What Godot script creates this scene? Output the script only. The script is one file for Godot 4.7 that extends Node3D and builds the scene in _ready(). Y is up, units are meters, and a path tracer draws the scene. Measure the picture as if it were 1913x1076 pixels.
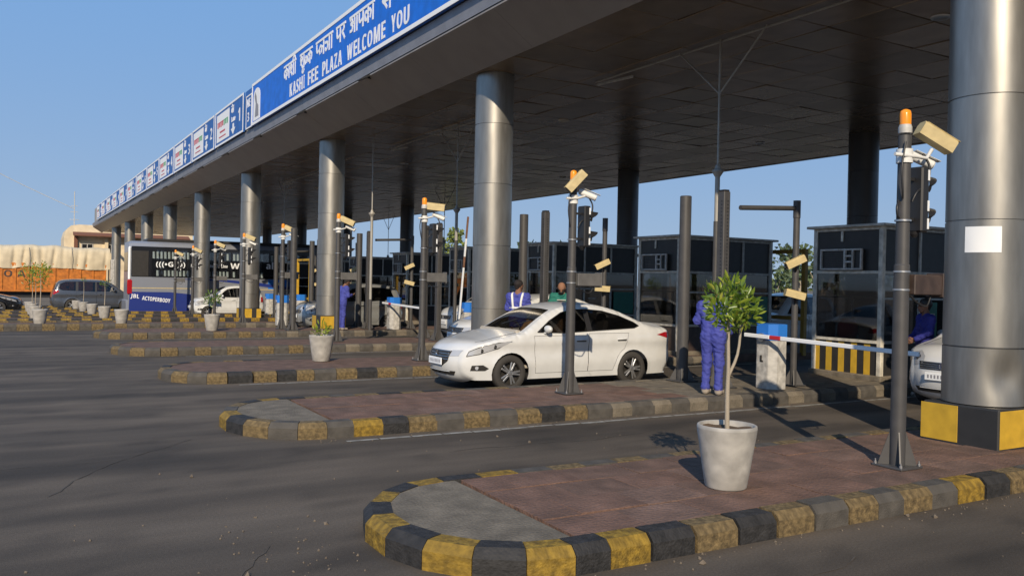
extends Node3D

const CAM_H := 1.85
const PITCH := 5.5          # spacing of the traffic islands along -Z
const KERB := 0.18
const LEAN := 0.0095        # the canopy line drifts this far per metre
var taken := {}
var gid := 1
var M := {}
var T := {}
var cache := {}
var canopy: Node3D
var rng := RandomNumberGenerator.new()

# ------------------------------------------------------------------ nodes
func numbered(called: String) -> String:
	if not taken.has(called):
		taken[called] = 0
		return called
	taken[called] += 1
	return "%s_%03d" % [called, taken[called]]

func meta(o: Node, label: String, category: String, group := "", kind := "") -> void:
	if label: o.set_meta("label", label)
	if category: o.set_meta("category", category)
	if group: o.set_meta("group", group)
	if kind: o.set_meta("kind", kind)

func thing(called: String, label: String, category: String, at := Vector3.ZERO, turn := 0.0, group := "") -> Node3D:
	var o := Node3D.new()
	o.name = numbered(called)
	add_child(o)
	o.position = at
	o.rotation.y = turn
	meta(o, label, category, group)
	return o

func put(called: String, mesh: Mesh, m: Material, parent: Node = self, at := Vector3.ZERO) -> MeshInstance3D:
	var o := MeshInstance3D.new()
	o.name = numbered(called) if parent == self else called
	o.mesh = mesh
	o.material_override = m
	parent.add_child(o, true)
	o.position = at
	return o

func obj(called: String, st: SurfaceTool, m: Material, parent: Node = self, at := Vector3.ZERO) -> MeshInstance3D:
	return put(called, fin(st), m, parent, at)

func struct(called: String, st: SurfaceTool, m: Material, at := Vector3.ZERO) -> MeshInstance3D:
	var o := obj(called, st, m, self, at)
	o.set_meta("kind", "structure")
	return o

func dup(src: Node3D, at: Vector3, turn: float, label: String, group := "") -> Node3D:
	var r: Node3D = src.duplicate()
	r.name = numbered(str(src.name).rstrip("0123456789_") if str(src.name).right(4).begins_with("_0") else str(src.name))
	add_child(r)
	r.position = at
	r.rotation.y = turn
	if label: r.set_meta("label", label)
	if group: r.set_meta("group", group)
	return r

# ------------------------------------------------------------------ shapes
func ST() -> SurfaceTool:
	var st := SurfaceTool.new()
	st.begin(Mesh.PRIMITIVE_TRIANGLES)
	return st

func fin(st: SurfaceTool) -> ArrayMesh:
	st.generate_normals()
	st.index()
	return st.commit()

func flat(st: SurfaceTool) -> void:
	st.set_smooth_group(4294967295)

func group(st: SurfaceTool) -> void:
	gid += 1
	st.set_smooth_group(gid)

func tri(st: SurfaceTool, a: Vector3, b: Vector3, c: Vector3) -> void:   # counter-clockwise from the front
	st.add_vertex(a); st.add_vertex(c); st.add_vertex(b)

func face(st: SurfaceTool, p: Array, out: Vector3) -> void:
	var n: Vector3 = (p[1] - p[0]).cross(p[2] - p[0])
	if n.length_squared() < 1e-16 and p.size() > 3: n = (p[2] - p[0]).cross(p[3] - p[0])
	var f := n.dot(out) >= 0.0
	for i in range(1, p.size() - 1):
		if f: tri(st, p[0], p[i], p[i + 1])
		else: tri(st, p[0], p[i + 1], p[i])

func X(at: Vector3, euler := Vector3.ZERO) -> Transform3D:
	return Transform3D(Basis.from_euler(euler), at)

func box(st: SurfaceTool, t: Transform3D, s: Vector3, b := 0.0) -> void:
	flat(st)
	var h := s * 0.5
	b = minf(b, minf(h.x, minf(h.y, h.z)) * 0.95)
	for ax in 3:
		var u := (ax + 1) % 3
		var v := (ax + 2) % 3
		for sg in [-1.0, 1.0]:
			var q := []
			for k in [[-1, -1], [1, -1], [1, 1], [-1, 1]]:
				var p := Vector3.ZERO
				p[ax] = sg * h[ax]; p[u] = k[0] * (h[u] - b); p[v] = k[1] * (h[v] - b)
				q.append(t * p)
			var o := Vector3.ZERO
			o[ax] = sg
			face(st, q, t.basis * o)
			if b > 0.0:
				for sv in [-1.0, 1.0]:    # edge between +-ax and +-u, running along v
					var e := []
					for k in [[0, -1], [0, 1], [1, 1], [1, -1]]:
						var p := Vector3.ZERO
						p[ax] = sg * (h[ax] - (b if k[0] == 1 else 0.0))
						p[u] = sv * (h[u] - (0.0 if k[0] == 1 else b))
						p[v] = k[1] * (h[v] - b)
						e.append(t * p)
					var oo := Vector3.ZERO
					oo[ax] = sg; oo[u] = sv
					face(st, e, t.basis * oo)
	if b > 0.0:
		for i in 8:
			var sg := Vector3(1 if i & 1 else -1, 1 if i & 2 else -1, 1 if i & 4 else -1)
			var q := []
			for ax in 3:
				var p := Vector3(h.x - b, h.y - b, h.z - b)
				p[ax] = h[ax]
				q.append(t * (p * sg))
			face(st, q, t.basis * sg)

func bx(a: Vector3, b: Vector3, bev := 0.0) -> SurfaceTool:      # a box from corner to corner
	var st := ST()
	box(st, X((a + b) * 0.5), (b - a).abs(), bev)
	return st

func abx(st: SurfaceTool, a: Vector3, b: Vector3, bev := 0.0) -> void:
	box(st, X((a + b) * 0.5), (b - a).abs(), bev)

func tube(st: SurfaceTool, pts: Array, r: float, n := 10, r1 := -1.0, caps := true) -> void:
	if r1 < 0.0: r1 = r
	var rings := []
	var up := Vector3.UP
	for i in pts.size():
		var d: Vector3 = (pts[mini(i + 1, pts.size() - 1)] - pts[maxi(i - 1, 0)]).normalized()
		if absf(d.dot(up)) > 0.95: up = Vector3.RIGHT if absf(d.x) < 0.9 else Vector3.BACK
		var s := d.cross(up).normalized()
		up = s.cross(d).normalized()
		var ring := []
		var rr := lerpf(r, r1, float(i) / maxf(1.0, pts.size() - 1))
		for k in n:
			var a := TAU * k / n
			ring.append(pts[i] + (s * cos(a) + up * sin(a)) * rr)
		rings.append(ring)
	group(st)
	for i in rings.size() - 1:
		for k in n:
			var k2 := (k + 1) % n
			face(st, [rings[i][k], rings[i][k2], rings[i + 1][k2], rings[i + 1][k]], rings[i][k] - pts[i] + rings[i + 1][k] - pts[i + 1])
	if caps:
		flat(st)
		face(st, rings[0], pts[0] - pts[1])
		face(st, rings[-1], pts[-1] - pts[-2])

func lathe(st: SurfaceTool, t: Transform3D, prof: Array, n := 24, smooth := false) -> void:   # prof: Vector2(radius, height)
	if smooth: group(st)
	for i in prof.size() - 1:
		if not smooth: group(st)
		var a: Vector2 = prof[i]
		var b: Vector2 = prof[i + 1]
		var nn := Vector2(b.y - a.y, a.x - b.x)
		for k in n:
			var p := TAU * k / n
			var q := TAU * (k + 1) / n
			var c0 := Vector3(cos(p), 0, sin(p))
			var c1 := Vector3(cos(q), 0, sin(q))
			var pts := [t * (c0 * a.x + Vector3.UP * a.y), t * (c1 * a.x + Vector3.UP * a.y), t * (c1 * b.x + Vector3.UP * b.y), t * (c0 * b.x + Vector3.UP * b.y)]
			if a.x < 1e-5: pts = [pts[0], pts[2], pts[3]]
			elif b.x < 1e-5: pts = [pts[0], pts[1], pts[2]]
			face(st, pts, t.basis * ((c0 + c1) * nn.x * 0.5 + Vector3.UP * nn.y))

func prism(st: SurfaceTool, t: Transform3D, poly: PackedVector2Array, d0: float, d1: float) -> void:   # polygon in local xy, from z d0 to d1
	flat(st)
	var idx := Geometry2D.triangulate_polygon(poly)
	for i in range(0, idx.size(), 3):
		for z in [d0, d1]:
			var q := []
			for k in 3: q.append(t * Vector3(poly[idx[i + k]].x, poly[idx[i + k]].y, z))
			face(st, q, t.basis * Vector3(0, 0, 1 if z == maxf(d0, d1) else -1))
	var cw := Geometry2D.is_polygon_clockwise(poly)
	for i in poly.size():
		var a := poly[i]
		var b := poly[(i + 1) % poly.size()]
		var o := Vector3(b.y - a.y, a.x - b.x, 0)
		if cw: o = -o
		face(st, [t * Vector3(a.x, a.y, d0), t * Vector3(b.x, b.y, d0), t * Vector3(b.x, b.y, d1), t * Vector3(a.x, a.y, d1)], t.basis * o)

func ribbon(st: SurfaceTool, t: Transform3D, line: Array, w: float, th: float) -> void:   # a flat stroke with thickness in local xy
	for i in line.size() - 1:
		var a: Vector2 = line[i]
		var b: Vector2 = line[i + 1]
		var d := (b - a).normalized()
		var n := Vector2(-d.y, d.x) * w * 0.5
		var e := d * w * 0.3
		prism(st, t, PackedVector2Array([a - e - n, b + e - n, b + e + n, a - e + n]), 0.0, th + 0.0003 * (i % 3))

func smooth_path(p: Array, per := 4) -> Array:
	var out := []
	for i in p.size() - 1:
		var a = p[maxi(i - 1, 0)]
		var d = p[mini(i + 2, p.size() - 1)]
		for k in per:
			var f := float(k) / per
			out.append(p[i].cubic_interpolate(p[i + 1], a, d, f))
	out.append(p[-1])
	return out

# ------------------------------------------------------------------ materials
func L(r: float, g: float, b: float, a := 1.0) -> Color:
	var c := Color(r, g, b).linear_to_srgb()
	c.a = a
	return c

func noise_tex(key: String, freq: float, lo: float, hi: float, oct := 4, seed_ := 1, mid := 0.5) -> NoiseTexture2D:
	if T.has(key): return T[key]
	var n := FastNoiseLite.new()
	n.seed = seed_
	n.frequency = freq
	n.noise_type = FastNoiseLite.TYPE_SIMPLEX_SMOOTH
	n.fractal_octaves = oct
	var g := Gradient.new()
	g.set_color(0, Color(lo, lo, lo)); g.set_color(1, Color(hi, hi, hi))
	g.add_point(mid, Color((lo + hi) * 0.5, (lo + hi) * 0.5, (lo + hi) * 0.5))
	var t := NoiseTexture2D.new()
	t.width = 512; t.height = 512; t.seamless = true
	t.noise = n
	t.color_ramp = g
	T[key] = t
	return t

func bump_tex(key: String, freq: float, strength: float, seed_ := 5) -> NoiseTexture2D:
	if T.has(key): return T[key]
	var n := FastNoiseLite.new()
	n.seed = seed_
	n.frequency = freq
	n.fractal_octaves = 4
	var t := NoiseTexture2D.new()
	t.width = 512; t.height = 512; t.seamless = true
	t.as_normal_map = true
	t.bump_strength = strength
	t.noise = n
	T[key] = t
	return t

func mat(key: String, c: Color, rough := 0.7, metal := 0.0, tex: Texture2D = null, sc := Vector3.ONE, nrm: Texture2D = null, tex2: Texture2D = null, sc2 := Vector3.ONE, world_ := true) -> StandardMaterial3D:
	var m := StandardMaterial3D.new()
	m.resource_name = key
	m.albedo_color = c
	m.roughness = rough
	m.metallic = metal
	if tex or nrm:
		m.uv1_triplanar = true
		m.uv1_world_triplanar = world_
		m.uv1_scale = sc
		if tex: m.albedo_texture = tex
		if nrm:
			m.normal_enabled = true
			m.normal_scale = 0.35
			m.normal_texture = nrm
	if tex2:
		m.detail_enabled = true
		m.detail_blend_mode = BaseMaterial3D.BLEND_MODE_MUL
		m.detail_albedo = tex2
		m.detail_uv_layer = BaseMaterial3D.DETAIL_UV_2
		m.uv2_triplanar = true
		m.uv2_world_triplanar = world_
		m.uv2_scale = sc2
	M[key] = m
	return m

func glass(key: String, c: Color, rough := 0.02) -> StandardMaterial3D:
	var m := mat(key, c, rough)
	m.transparency = BaseMaterial3D.TRANSPARENCY_ALPHA
	m.metallic_specular = 0.6
	return m

func materials() -> void:
	var coarse := noise_tex("coarse", 0.006, 0.7, 1.0, 5, 3)
	var fine := noise_tex("fine", 0.05, 0.82, 1.0, 4, 9)
	var blot := noise_tex("blot", 0.012, 0.72, 1.0, 5, 21)
	var soft := noise_tex("soft", 0.008, 0.86, 1.0, 4, 31)
	var grit := bump_tex("grit", 0.12, 5.0)
	var dent := bump_tex("dent", 0.012, 1.2, 8)
	mat("asphalt", L(0.172, 0.138, 0.105), 0.92, 0, fine, Vector3(1.3, 1.3, 1.3), grit, noise_tex("streak", 0.008, 0.6, 1.0, 4, 41), Vector3(0.03, 0.3, 0.2))
	mat("earth", L(0.24, 0.19, 0.135), 0.95, 0, coarse, Vector3(0.05, 0.05, 0.05), grit, fine, Vector3(0.6, 0.6, 0.6))
	mat("dust", L(0.235, 0.2, 0.16), 0.95, 0, blot, Vector3(0.7, 0.7, 0.7), grit)
	mat("pebble", L(0.15, 0.12, 0.09), 0.95)
	mat("worn_paint", L(0.34, 0.33, 0.3), 0.85, 0, blot, Vector3(0.9, 0.9, 0.9))
	mat("slab", L(0.255, 0.145, 0.105), 0.9, 0, blot, Vector3(0.35, 0.35, 0.35), grit, fine, Vector3(1.5, 1.5, 1.5))
	mat("slab_b", L(0.225, 0.135, 0.1), 0.9, 0, blot, Vector3(0.45, 0.45, 0.45), grit, fine, Vector3(1.7, 1.7, 1.7))
	mat("slab_c", L(0.27, 0.165, 0.125), 0.9, 0, blot, Vector3(0.3, 0.3, 0.3), grit, fine, Vector3(1.4, 1.4, 1.4))
	mat("concrete", L(0.26, 0.22, 0.165), 0.9, 0, blot, Vector3(0.5, 0.5, 0.5), grit, fine, Vector3(1.2, 1.2, 1.2))
	mat("mortar", L(0.09, 0.075, 0.06), 0.95, 0, fine, Vector3(1, 1, 1))
	mat("kerb_yellow", L(0.5, 0.31, 0.035), 0.75, 0, noise_tex("wear", 0.03, 0.5, 1.0, 5, 77), Vector3(0.7, 0.7, 0.7), grit, fine, Vector3(1.3, 1.3, 1.3))
	mat("kerb_yellow_worn", L(0.32, 0.225, 0.1), 0.85, 0, T.wear, Vector3(0.9, 0.9, 0.9), grit, fine, Vector3(1.5, 1.5, 1.5))
	mat("kerb_black", L(0.042, 0.04, 0.04), 0.75, 0, noise_tex("wear", 0.03, 0.5, 1.0, 5, 77), Vector3(0.6, 0.6, 0.6), grit)
	mat("kerb_black_worn", L(0.1, 0.09, 0.078), 0.85, 0, blot, Vector3(0.8, 0.8, 0.8), grit)
	mat("yellow", L(0.6, 0.37, 0.03), 0.55, 0, soft, Vector3(0.8, 0.8, 0.8))
	mat("black_paint", L(0.03, 0.03, 0.03), 0.55, 0, soft, Vector3(0.8, 0.8, 0.8))
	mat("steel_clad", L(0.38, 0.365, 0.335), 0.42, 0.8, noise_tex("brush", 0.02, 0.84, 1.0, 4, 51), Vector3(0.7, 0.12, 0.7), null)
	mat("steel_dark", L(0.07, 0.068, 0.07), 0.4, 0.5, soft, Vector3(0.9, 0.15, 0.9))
	mat("soffit", L(0.31, 0.23, 0.15), 0.27, 0.25, soft, Vector3(0.1, 0.1, 0.1), dent)
	mat("soffit_b", L(0.265, 0.2, 0.132), 0.3, 0.25, soft, Vector3(0.1, 0.1, 0.1), dent)
	M.soffit.normal_scale = 0.5
	M.soffit_b.normal_scale = 0.5
	M.soffit.uv1_scale = Vector3(0.3, 0.3, 0.3)
	M.soffit_b.uv1_scale = Vector3(0.34, 0.3, 0.31)
	mat("fascia", L(0.34, 0.3, 0.26), 0.4, 0.2, soft, Vector3(0.2, 0.2, 0.2))
	mat("flashing", L(0.3, 0.31, 0.35), 0.5, 0.3, soft, Vector3(0.3, 0.3, 0.3))
	mat("roof_deck", L(0.3, 0.3, 0.3), 0.8)
	mat("sign_blue", L(0.0, 0.15, 0.74), 0.45, 0, soft, Vector3(0.5, 0.5, 0.5))
	mat("lane_blue", L(0.02, 0.125, 0.45), 0.5, 0, soft, Vector3(0.5, 0.5, 0.5))
	mat("white_paint", L(0.8, 0.82, 0.84), 0.5)
	mat("cream", L(0.62, 0.5, 0.26), 0.5, 0, soft, Vector3(2, 2, 2))
	mat("off_white", L(0.62, 0.6, 0.56), 0.5, 0, blot, Vector3(1.1, 1.1, 1.1))
	mat("pot_white", L(0.5, 0.475, 0.435), 0.8, 0, blot, Vector3(0.8, 0.8, 0.8))
	mat("pot_rim", L(0.32, 0.23, 0.16), 0.9, 0, blot, Vector3(2, 2, 2), grit)
	mat("soil", L(0.13, 0.085, 0.05), 0.95, 0, fine, Vector3(3, 3, 3), grit)
	mat("pole_grey", L(0.085, 0.082, 0.082), 0.5, 0.2, soft, Vector3(1, 1, 1))
	mat("pole_light", L(0.42, 0.4, 0.36), 0.5, 0.2, soft, Vector3(1, 1, 1))
	mat("galv", L(0.5, 0.5, 0.5), 0.35, 0.8)
	mat("rust", L(0.3, 0.15, 0.09), 0.8, 0.1, blot, Vector3(1, 1, 1))
	mat("black_plastic", L(0.02, 0.02, 0.022), 0.45)
	mat("rubber", L(0.05, 0.046, 0.042), 0.85, 0, fine, Vector3(3, 3, 3))
	mat("amber", L(0.9, 0.3, 0.02), 0.2)
	mat("lens_dark", L(0.03, 0.012, 0.01), 0.1)
	mat("camera_white", L(0.68, 0.68, 0.66), 0.4)
	mat("cab_blue", L(0.02, 0.17, 0.6), 0.45)
	mat("red_paint", L(0.5, 0.02, 0.03), 0.45)
	mat("mustard", L(0.42, 0.24, 0.035), 0.6, 0, soft, Vector3(1, 1, 1))
	mat("box_grey", L(0.15, 0.145, 0.14), 0.5, 0.1, soft, Vector3(1, 1, 1))
	mat("frame_grey", L(0.68, 0.65, 0.58), 0.5, 0.0, blot, Vector3(0.8, 0.8, 0.8))
	mat("frame_pale", L(0.8, 0.75, 0.64), 0.55, 0.0, blot, Vector3(0.8, 0.8, 0.8))
	mat("panel_dark", L(0.032, 0.029, 0.026), 0.5, 0, soft, Vector3(1, 1, 1))
	mat("panel_brown", L(0.075, 0.05, 0.04), 0.5, 0, blot, Vector3(0.9, 0.9, 0.9))
	mat("interior", L(0.4, 0.36, 0.3), 0.8)
	mat("poster_green", L(0.03, 0.19, 0.13), 0.6, 0, soft, Vector3(1, 1, 1))
	mat("cream_wall", L(0.78, 0.65, 0.45), 0.85, 0, soft, Vector3(0.2, 0.2, 0.2))
	mat("brown_tile", L(0.16, 0.065, 0.04), 0.8)
	mat("window_dark", L(0.015, 0.016, 0.02), 0.15)
	mat("tarp", L(0.66, 0.56, 0.39), 0.85, 0, T.veil if T.has("veil") else soft, Vector3(0.3, 0.3, 0.3), null)
	mat("truck_orange", L(0.64, 0.2, 0.02), 0.6, 0, blot, Vector3(0.5, 0.5, 0.5))
	mat("bark", L(0.42, 0.36, 0.28), 0.9, 0, fine, Vector3(3, 3, 3), grit)
	mat("foliage_stem", L(0.12, 0.09, 0.05), 0.9)
	for k in 4:
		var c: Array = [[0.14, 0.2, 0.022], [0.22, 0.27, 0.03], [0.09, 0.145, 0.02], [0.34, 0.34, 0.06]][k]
		var m := mat("leaf%d" % k, L(c[0], c[1], c[2]), 0.38)
		m.backlight_enabled = true
		m.backlight = L(c[0] * 1.5, c[1] * 1.5, c[2] * 1.2)
	var vc := mat("vertex", Color.WHITE, 0.55)
	vc.vertex_color_use_as_albedo = true
	var vt := mat("vertex_leaf", Color.WHITE, 0.6)
	vt.vertex_color_use_as_albedo = true
	var vp := mat("vertex_cloth", Color.WHITE, 0.8, 0, null, Vector3(3, 3, 3), bump_tex("fold", 0.02, 3.0, 61))
	vp.vertex_color_use_as_albedo = true
	vp.normal_scale = 1.0
	mat("car_white", L(0.66, 0.665, 0.66), 0.28, 0, noise_tex("veil", 0.006, 0.95, 1.0, 3, 71), Vector3(0.8, 0.8, 0.8))
	mat("car_black", L(0.012, 0.013, 0.015), 0.2)
	mat("car_grey", L(0.085, 0.095, 0.115), 0.25, 0.4)
	mat("car_silver", L(0.3, 0.31, 0.31), 0.3, 0.4)
	mat("car_green", L(0.02, 0.028, 0.028), 0.25)
	for k in ["car_white", "car_black", "car_grey", "car_silver", "car_green"]:
		M[k].clearcoat_enabled = true
		M[k].clearcoat = 0.7
		M[k].clearcoat_roughness = 0.08
	mat("alloy", L(0.42, 0.42, 0.42), 0.35, 0.8)
	mat("chrome", L(0.6, 0.6, 0.6), 0.15, 1.0)
	mat("tail_red", L(0.35, 0.01, 0.015), 0.15)
	mat("lamp_inside", L(0.5, 0.51, 0.53), 0.15, 0.25)
	mat("seat", L(0.11, 0.1, 0.09), 0.85)
	mat("bus_silver", L(0.3, 0.32, 0.37), 0.35, 0.4)
	mat("bus_blue", L(0.018, 0.035, 0.2), 0.35)
	mat("bus_sky", L(0.02, 0.16, 0.55), 0.35)
	mat("curtain", L(0.42, 0.5, 0.5), 0.9)
	mat("hair", L(0.012, 0.01, 0.009), 0.6)
	mat("reflective", L(0.75, 0.75, 0.72), 0.5)
	mat("phone", L(0.012, 0.012, 0.014), 0.2)
	mat("green_text", L(0.08, 0.34, 0.14), 0.6)
	mat("grey_text", L(0.25, 0.25, 0.28), 0.6)
	glass("car_glass", Color(0.012, 0.014, 0.016, 0.8))
	glass("windshield", Color(0.02, 0.022, 0.022, 0.5))
	glass("booth_glass", Color(0.02, 0.022, 0.026, 0.5))
	glass("clear_lens", Color(0.8, 0.82, 0.84, 0.18))
	glass("bus_glass", Color(0.02, 0.025, 0.03, 0.12))

func ground_y(z: float) -> float:      # the far carriageway falls away gently
	return 0.0 if z > -27.0 else -0.016 * (minf(-z, 62.0) - 27.0)

# ------------------------------------------------------------------ setting
func sheet_along_z(x0: float, x1: float, zs: Array, drop: float) -> SurfaceTool:
	var st := ST()
	flat(st)
	for i in zs.size() - 1:
		var a: float = zs[i]
		var b: float = zs[i + 1]
		face(st, [Vector3(x0, ground_y(a) + drop, a), Vector3(x1, ground_y(a) + drop, a), Vector3(x1, ground_y(b) + drop, b), Vector3(x0, ground_y(b) + drop, b)], Vector3.UP)
	return st

func build_ground() -> void:
	struct("ground", sheet_along_z(-900, 900, [900, -27, -62, -900], -0.012), M.earth)
	# the road: a fine grid whose own colour carries dust and tyre wear
	var n := FastNoiseLite.new()
	n.seed = 4
	n.frequency = 0.5
	n.fractal_octaves = 4
	var m: StandardMaterial3D = M.asphalt
	m.vertex_color_use_as_albedo = true
	var st := ST()
	var xs := []
	var x := -60.0
	while x < 70.0:
		xs.append(x)
		x += 0.22 if x > -4.0 and x < 11.0 else (0.6 if x > -12.0 and x < 26.0 else 4.0)
	var zs := []
	var z := 26.0
	while z > -61.9:
		zs.append(z)
		z -= 0.13 if z < -1.5 and z > -13.0 else (0.22 if z < 0.0 and z > -34.0 else 1.0)
	zs.append(-62.0)
	group(st)
	for i in xs.size() - 1:
		for j in zs.size() - 1:
			var q := []
			for k in [[0, 0], [1, 0], [1, 1], [0, 1]]:
				q.append(Vector3(xs[i + k[0]], ground_y(zs[j + k[1]]), zs[j + k[1]]))
			var cs := []
			for v in q:
				var in_lane := fposmod(-v.z - 6.4, PITCH)          # 0 .. 3.2 between two islands
				var e := 0.0
				if v.z < -3.0:
					for t in [0.85, 2.35]: e += exp(-pow((in_lane - t) / 0.33, 2.0))
				var d := 0.93 + 0.34 * n.get_noise_2d(v.x * 0.13, v.z * 1.0) + 0.26 * n.get_noise_2d(v.x * 0.9, v.z * 0.9 + 90.0)
				d -= 0.13 * e
				var kerb := maxf(exp(-in_lane * in_lane / 0.04), exp(-pow((in_lane - 3.1) / 0.22, 2.0))) if v.x > 1.5 and v.z < -6.0 else 0.0
				d += 0.28 * kerb
				if v.x < 2.6: d += 0.3 * exp(-pow(Vector2(v.x - 1.3, (v.z + 5.6) * 0.8).length() / 0.8, 2.0)) * (0.6 + n.get_noise_2d(v.x * 3.0, v.z * 3.0))
				var oil := n.get_noise_2d(v.x * 1.5 + 300.0, v.z * 2.6)
				d *= 1.0 - 0.3 * smoothstep(0.16, 0.42, oil) - 0.1 * smoothstep(0.1, 0.3, n.get_noise_2d(v.x * 0.1 - 70.0, v.z * 2.4))
				d += 0.07 * n.get_noise_2d(v.x * 7.0, v.z * 7.0)
				d = clampf(d, 0.4, 1.4)
				cs.append(Color(d * 1.0, d * (0.985 + 0.02 * kerb), d * 0.97))
			for t in [[0, 2, 1], [0, 3, 2]]:
				for w in t:
					st.set_color(cs[w])
					st.add_vertex(q[w])
	struct("road", st, m)
	# cracks in the asphalt
	for k in 7:
		var cr := ST()
		flat(cr)
		var p := Vector3([-3.0, 0.4, 2.4, -2.2, 4.0, 0.2, 3.4][k], 0.005, [-5.2, -3.3, -3.4, -9.0, -8.2, -7.9, -2.9][k])
		var ang: float = [0.1, 1.3, 0.25, -0.1, 0.06, 1.2, -0.5][k]
		for i in 26:
			ang += rng.randfn() * 0.22
			ang = lerpf(ang, [0.1, 1.3, 0.25, -0.1, 0.06, 1.2, -0.5][k], 0.25)
			var d := Vector3(cos(ang), 0, -sin(ang))
			var w := Vector3(-d.z, 0, d.x) * rng.randf_range(0.002, 0.007)
			var q := p + d * rng.randf_range(0.06, 0.16)
			face(cr, [p - w, q - w, q + w, p + w], Vector3.UP)
			p = q
		struct("road_crack", cr, M.mortar)
	# pale worn line beside the second island
	for k in [1, 2, 3, 4]:
		var zl: float = -9.21 - PITCH * (k - 1)
		var lm := ST()
		flat(lm)
		var xx := 3.2
		while xx < 15.0:
			var j := 0.02 * sin(xx * 3.1) + 0.012 * sin(xx * 11.0)
			face(lm, [Vector3(xx, 0.004, zl + 0.045 + j), Vector3(xx + 0.38, 0.004, zl + 0.045 + j), Vector3(xx + 0.38, 0.004, zl - 0.04 + j * 0.4), Vector3(xx, 0.004, zl - 0.04 + j * 0.4)], Vector3.UP)
			xx += 0.4
		struct("road_marking", lm, M.worn_paint)

func kerb_mesh(a: Vector3, b: Vector3, na: Vector3, nb: Vector3, lift := 0.0) -> ArrayMesh:    # block between two points of the outline; n points inwards
	var prof := [Vector2(0, -0.02), Vector2(0, 0.125), Vector2(0.02, 0.15), Vector2(0.055, KERB + lift), Vector2(0.2, KERB + lift), Vector2(0.2, -0.02)]
	var st := ST()
	flat(st)
	for i in prof.size() - 1:
		var p: Vector2 = prof[i]
		var q: Vector2 = prof[i + 1]
		var o := -na * (q.y - p.y) + Vector3.UP * (q.x - p.x)
		face(st, [a + na * p.x + Vector3.UP * p.y, b + nb * p.x + Vector3.UP * p.y, b + nb * q.x + Vector3.UP * q.y, a + na * q.x + Vector3.UP * q.y], o)
	for e in [[a, na, a - b], [b, nb, b - a]]:
		var pts := []
		for p in prof: pts.append(e[0] + e[1] * p.x + Vector3.UP * p.y)
		face(st, pts, e[2])
	return fin(st)

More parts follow.
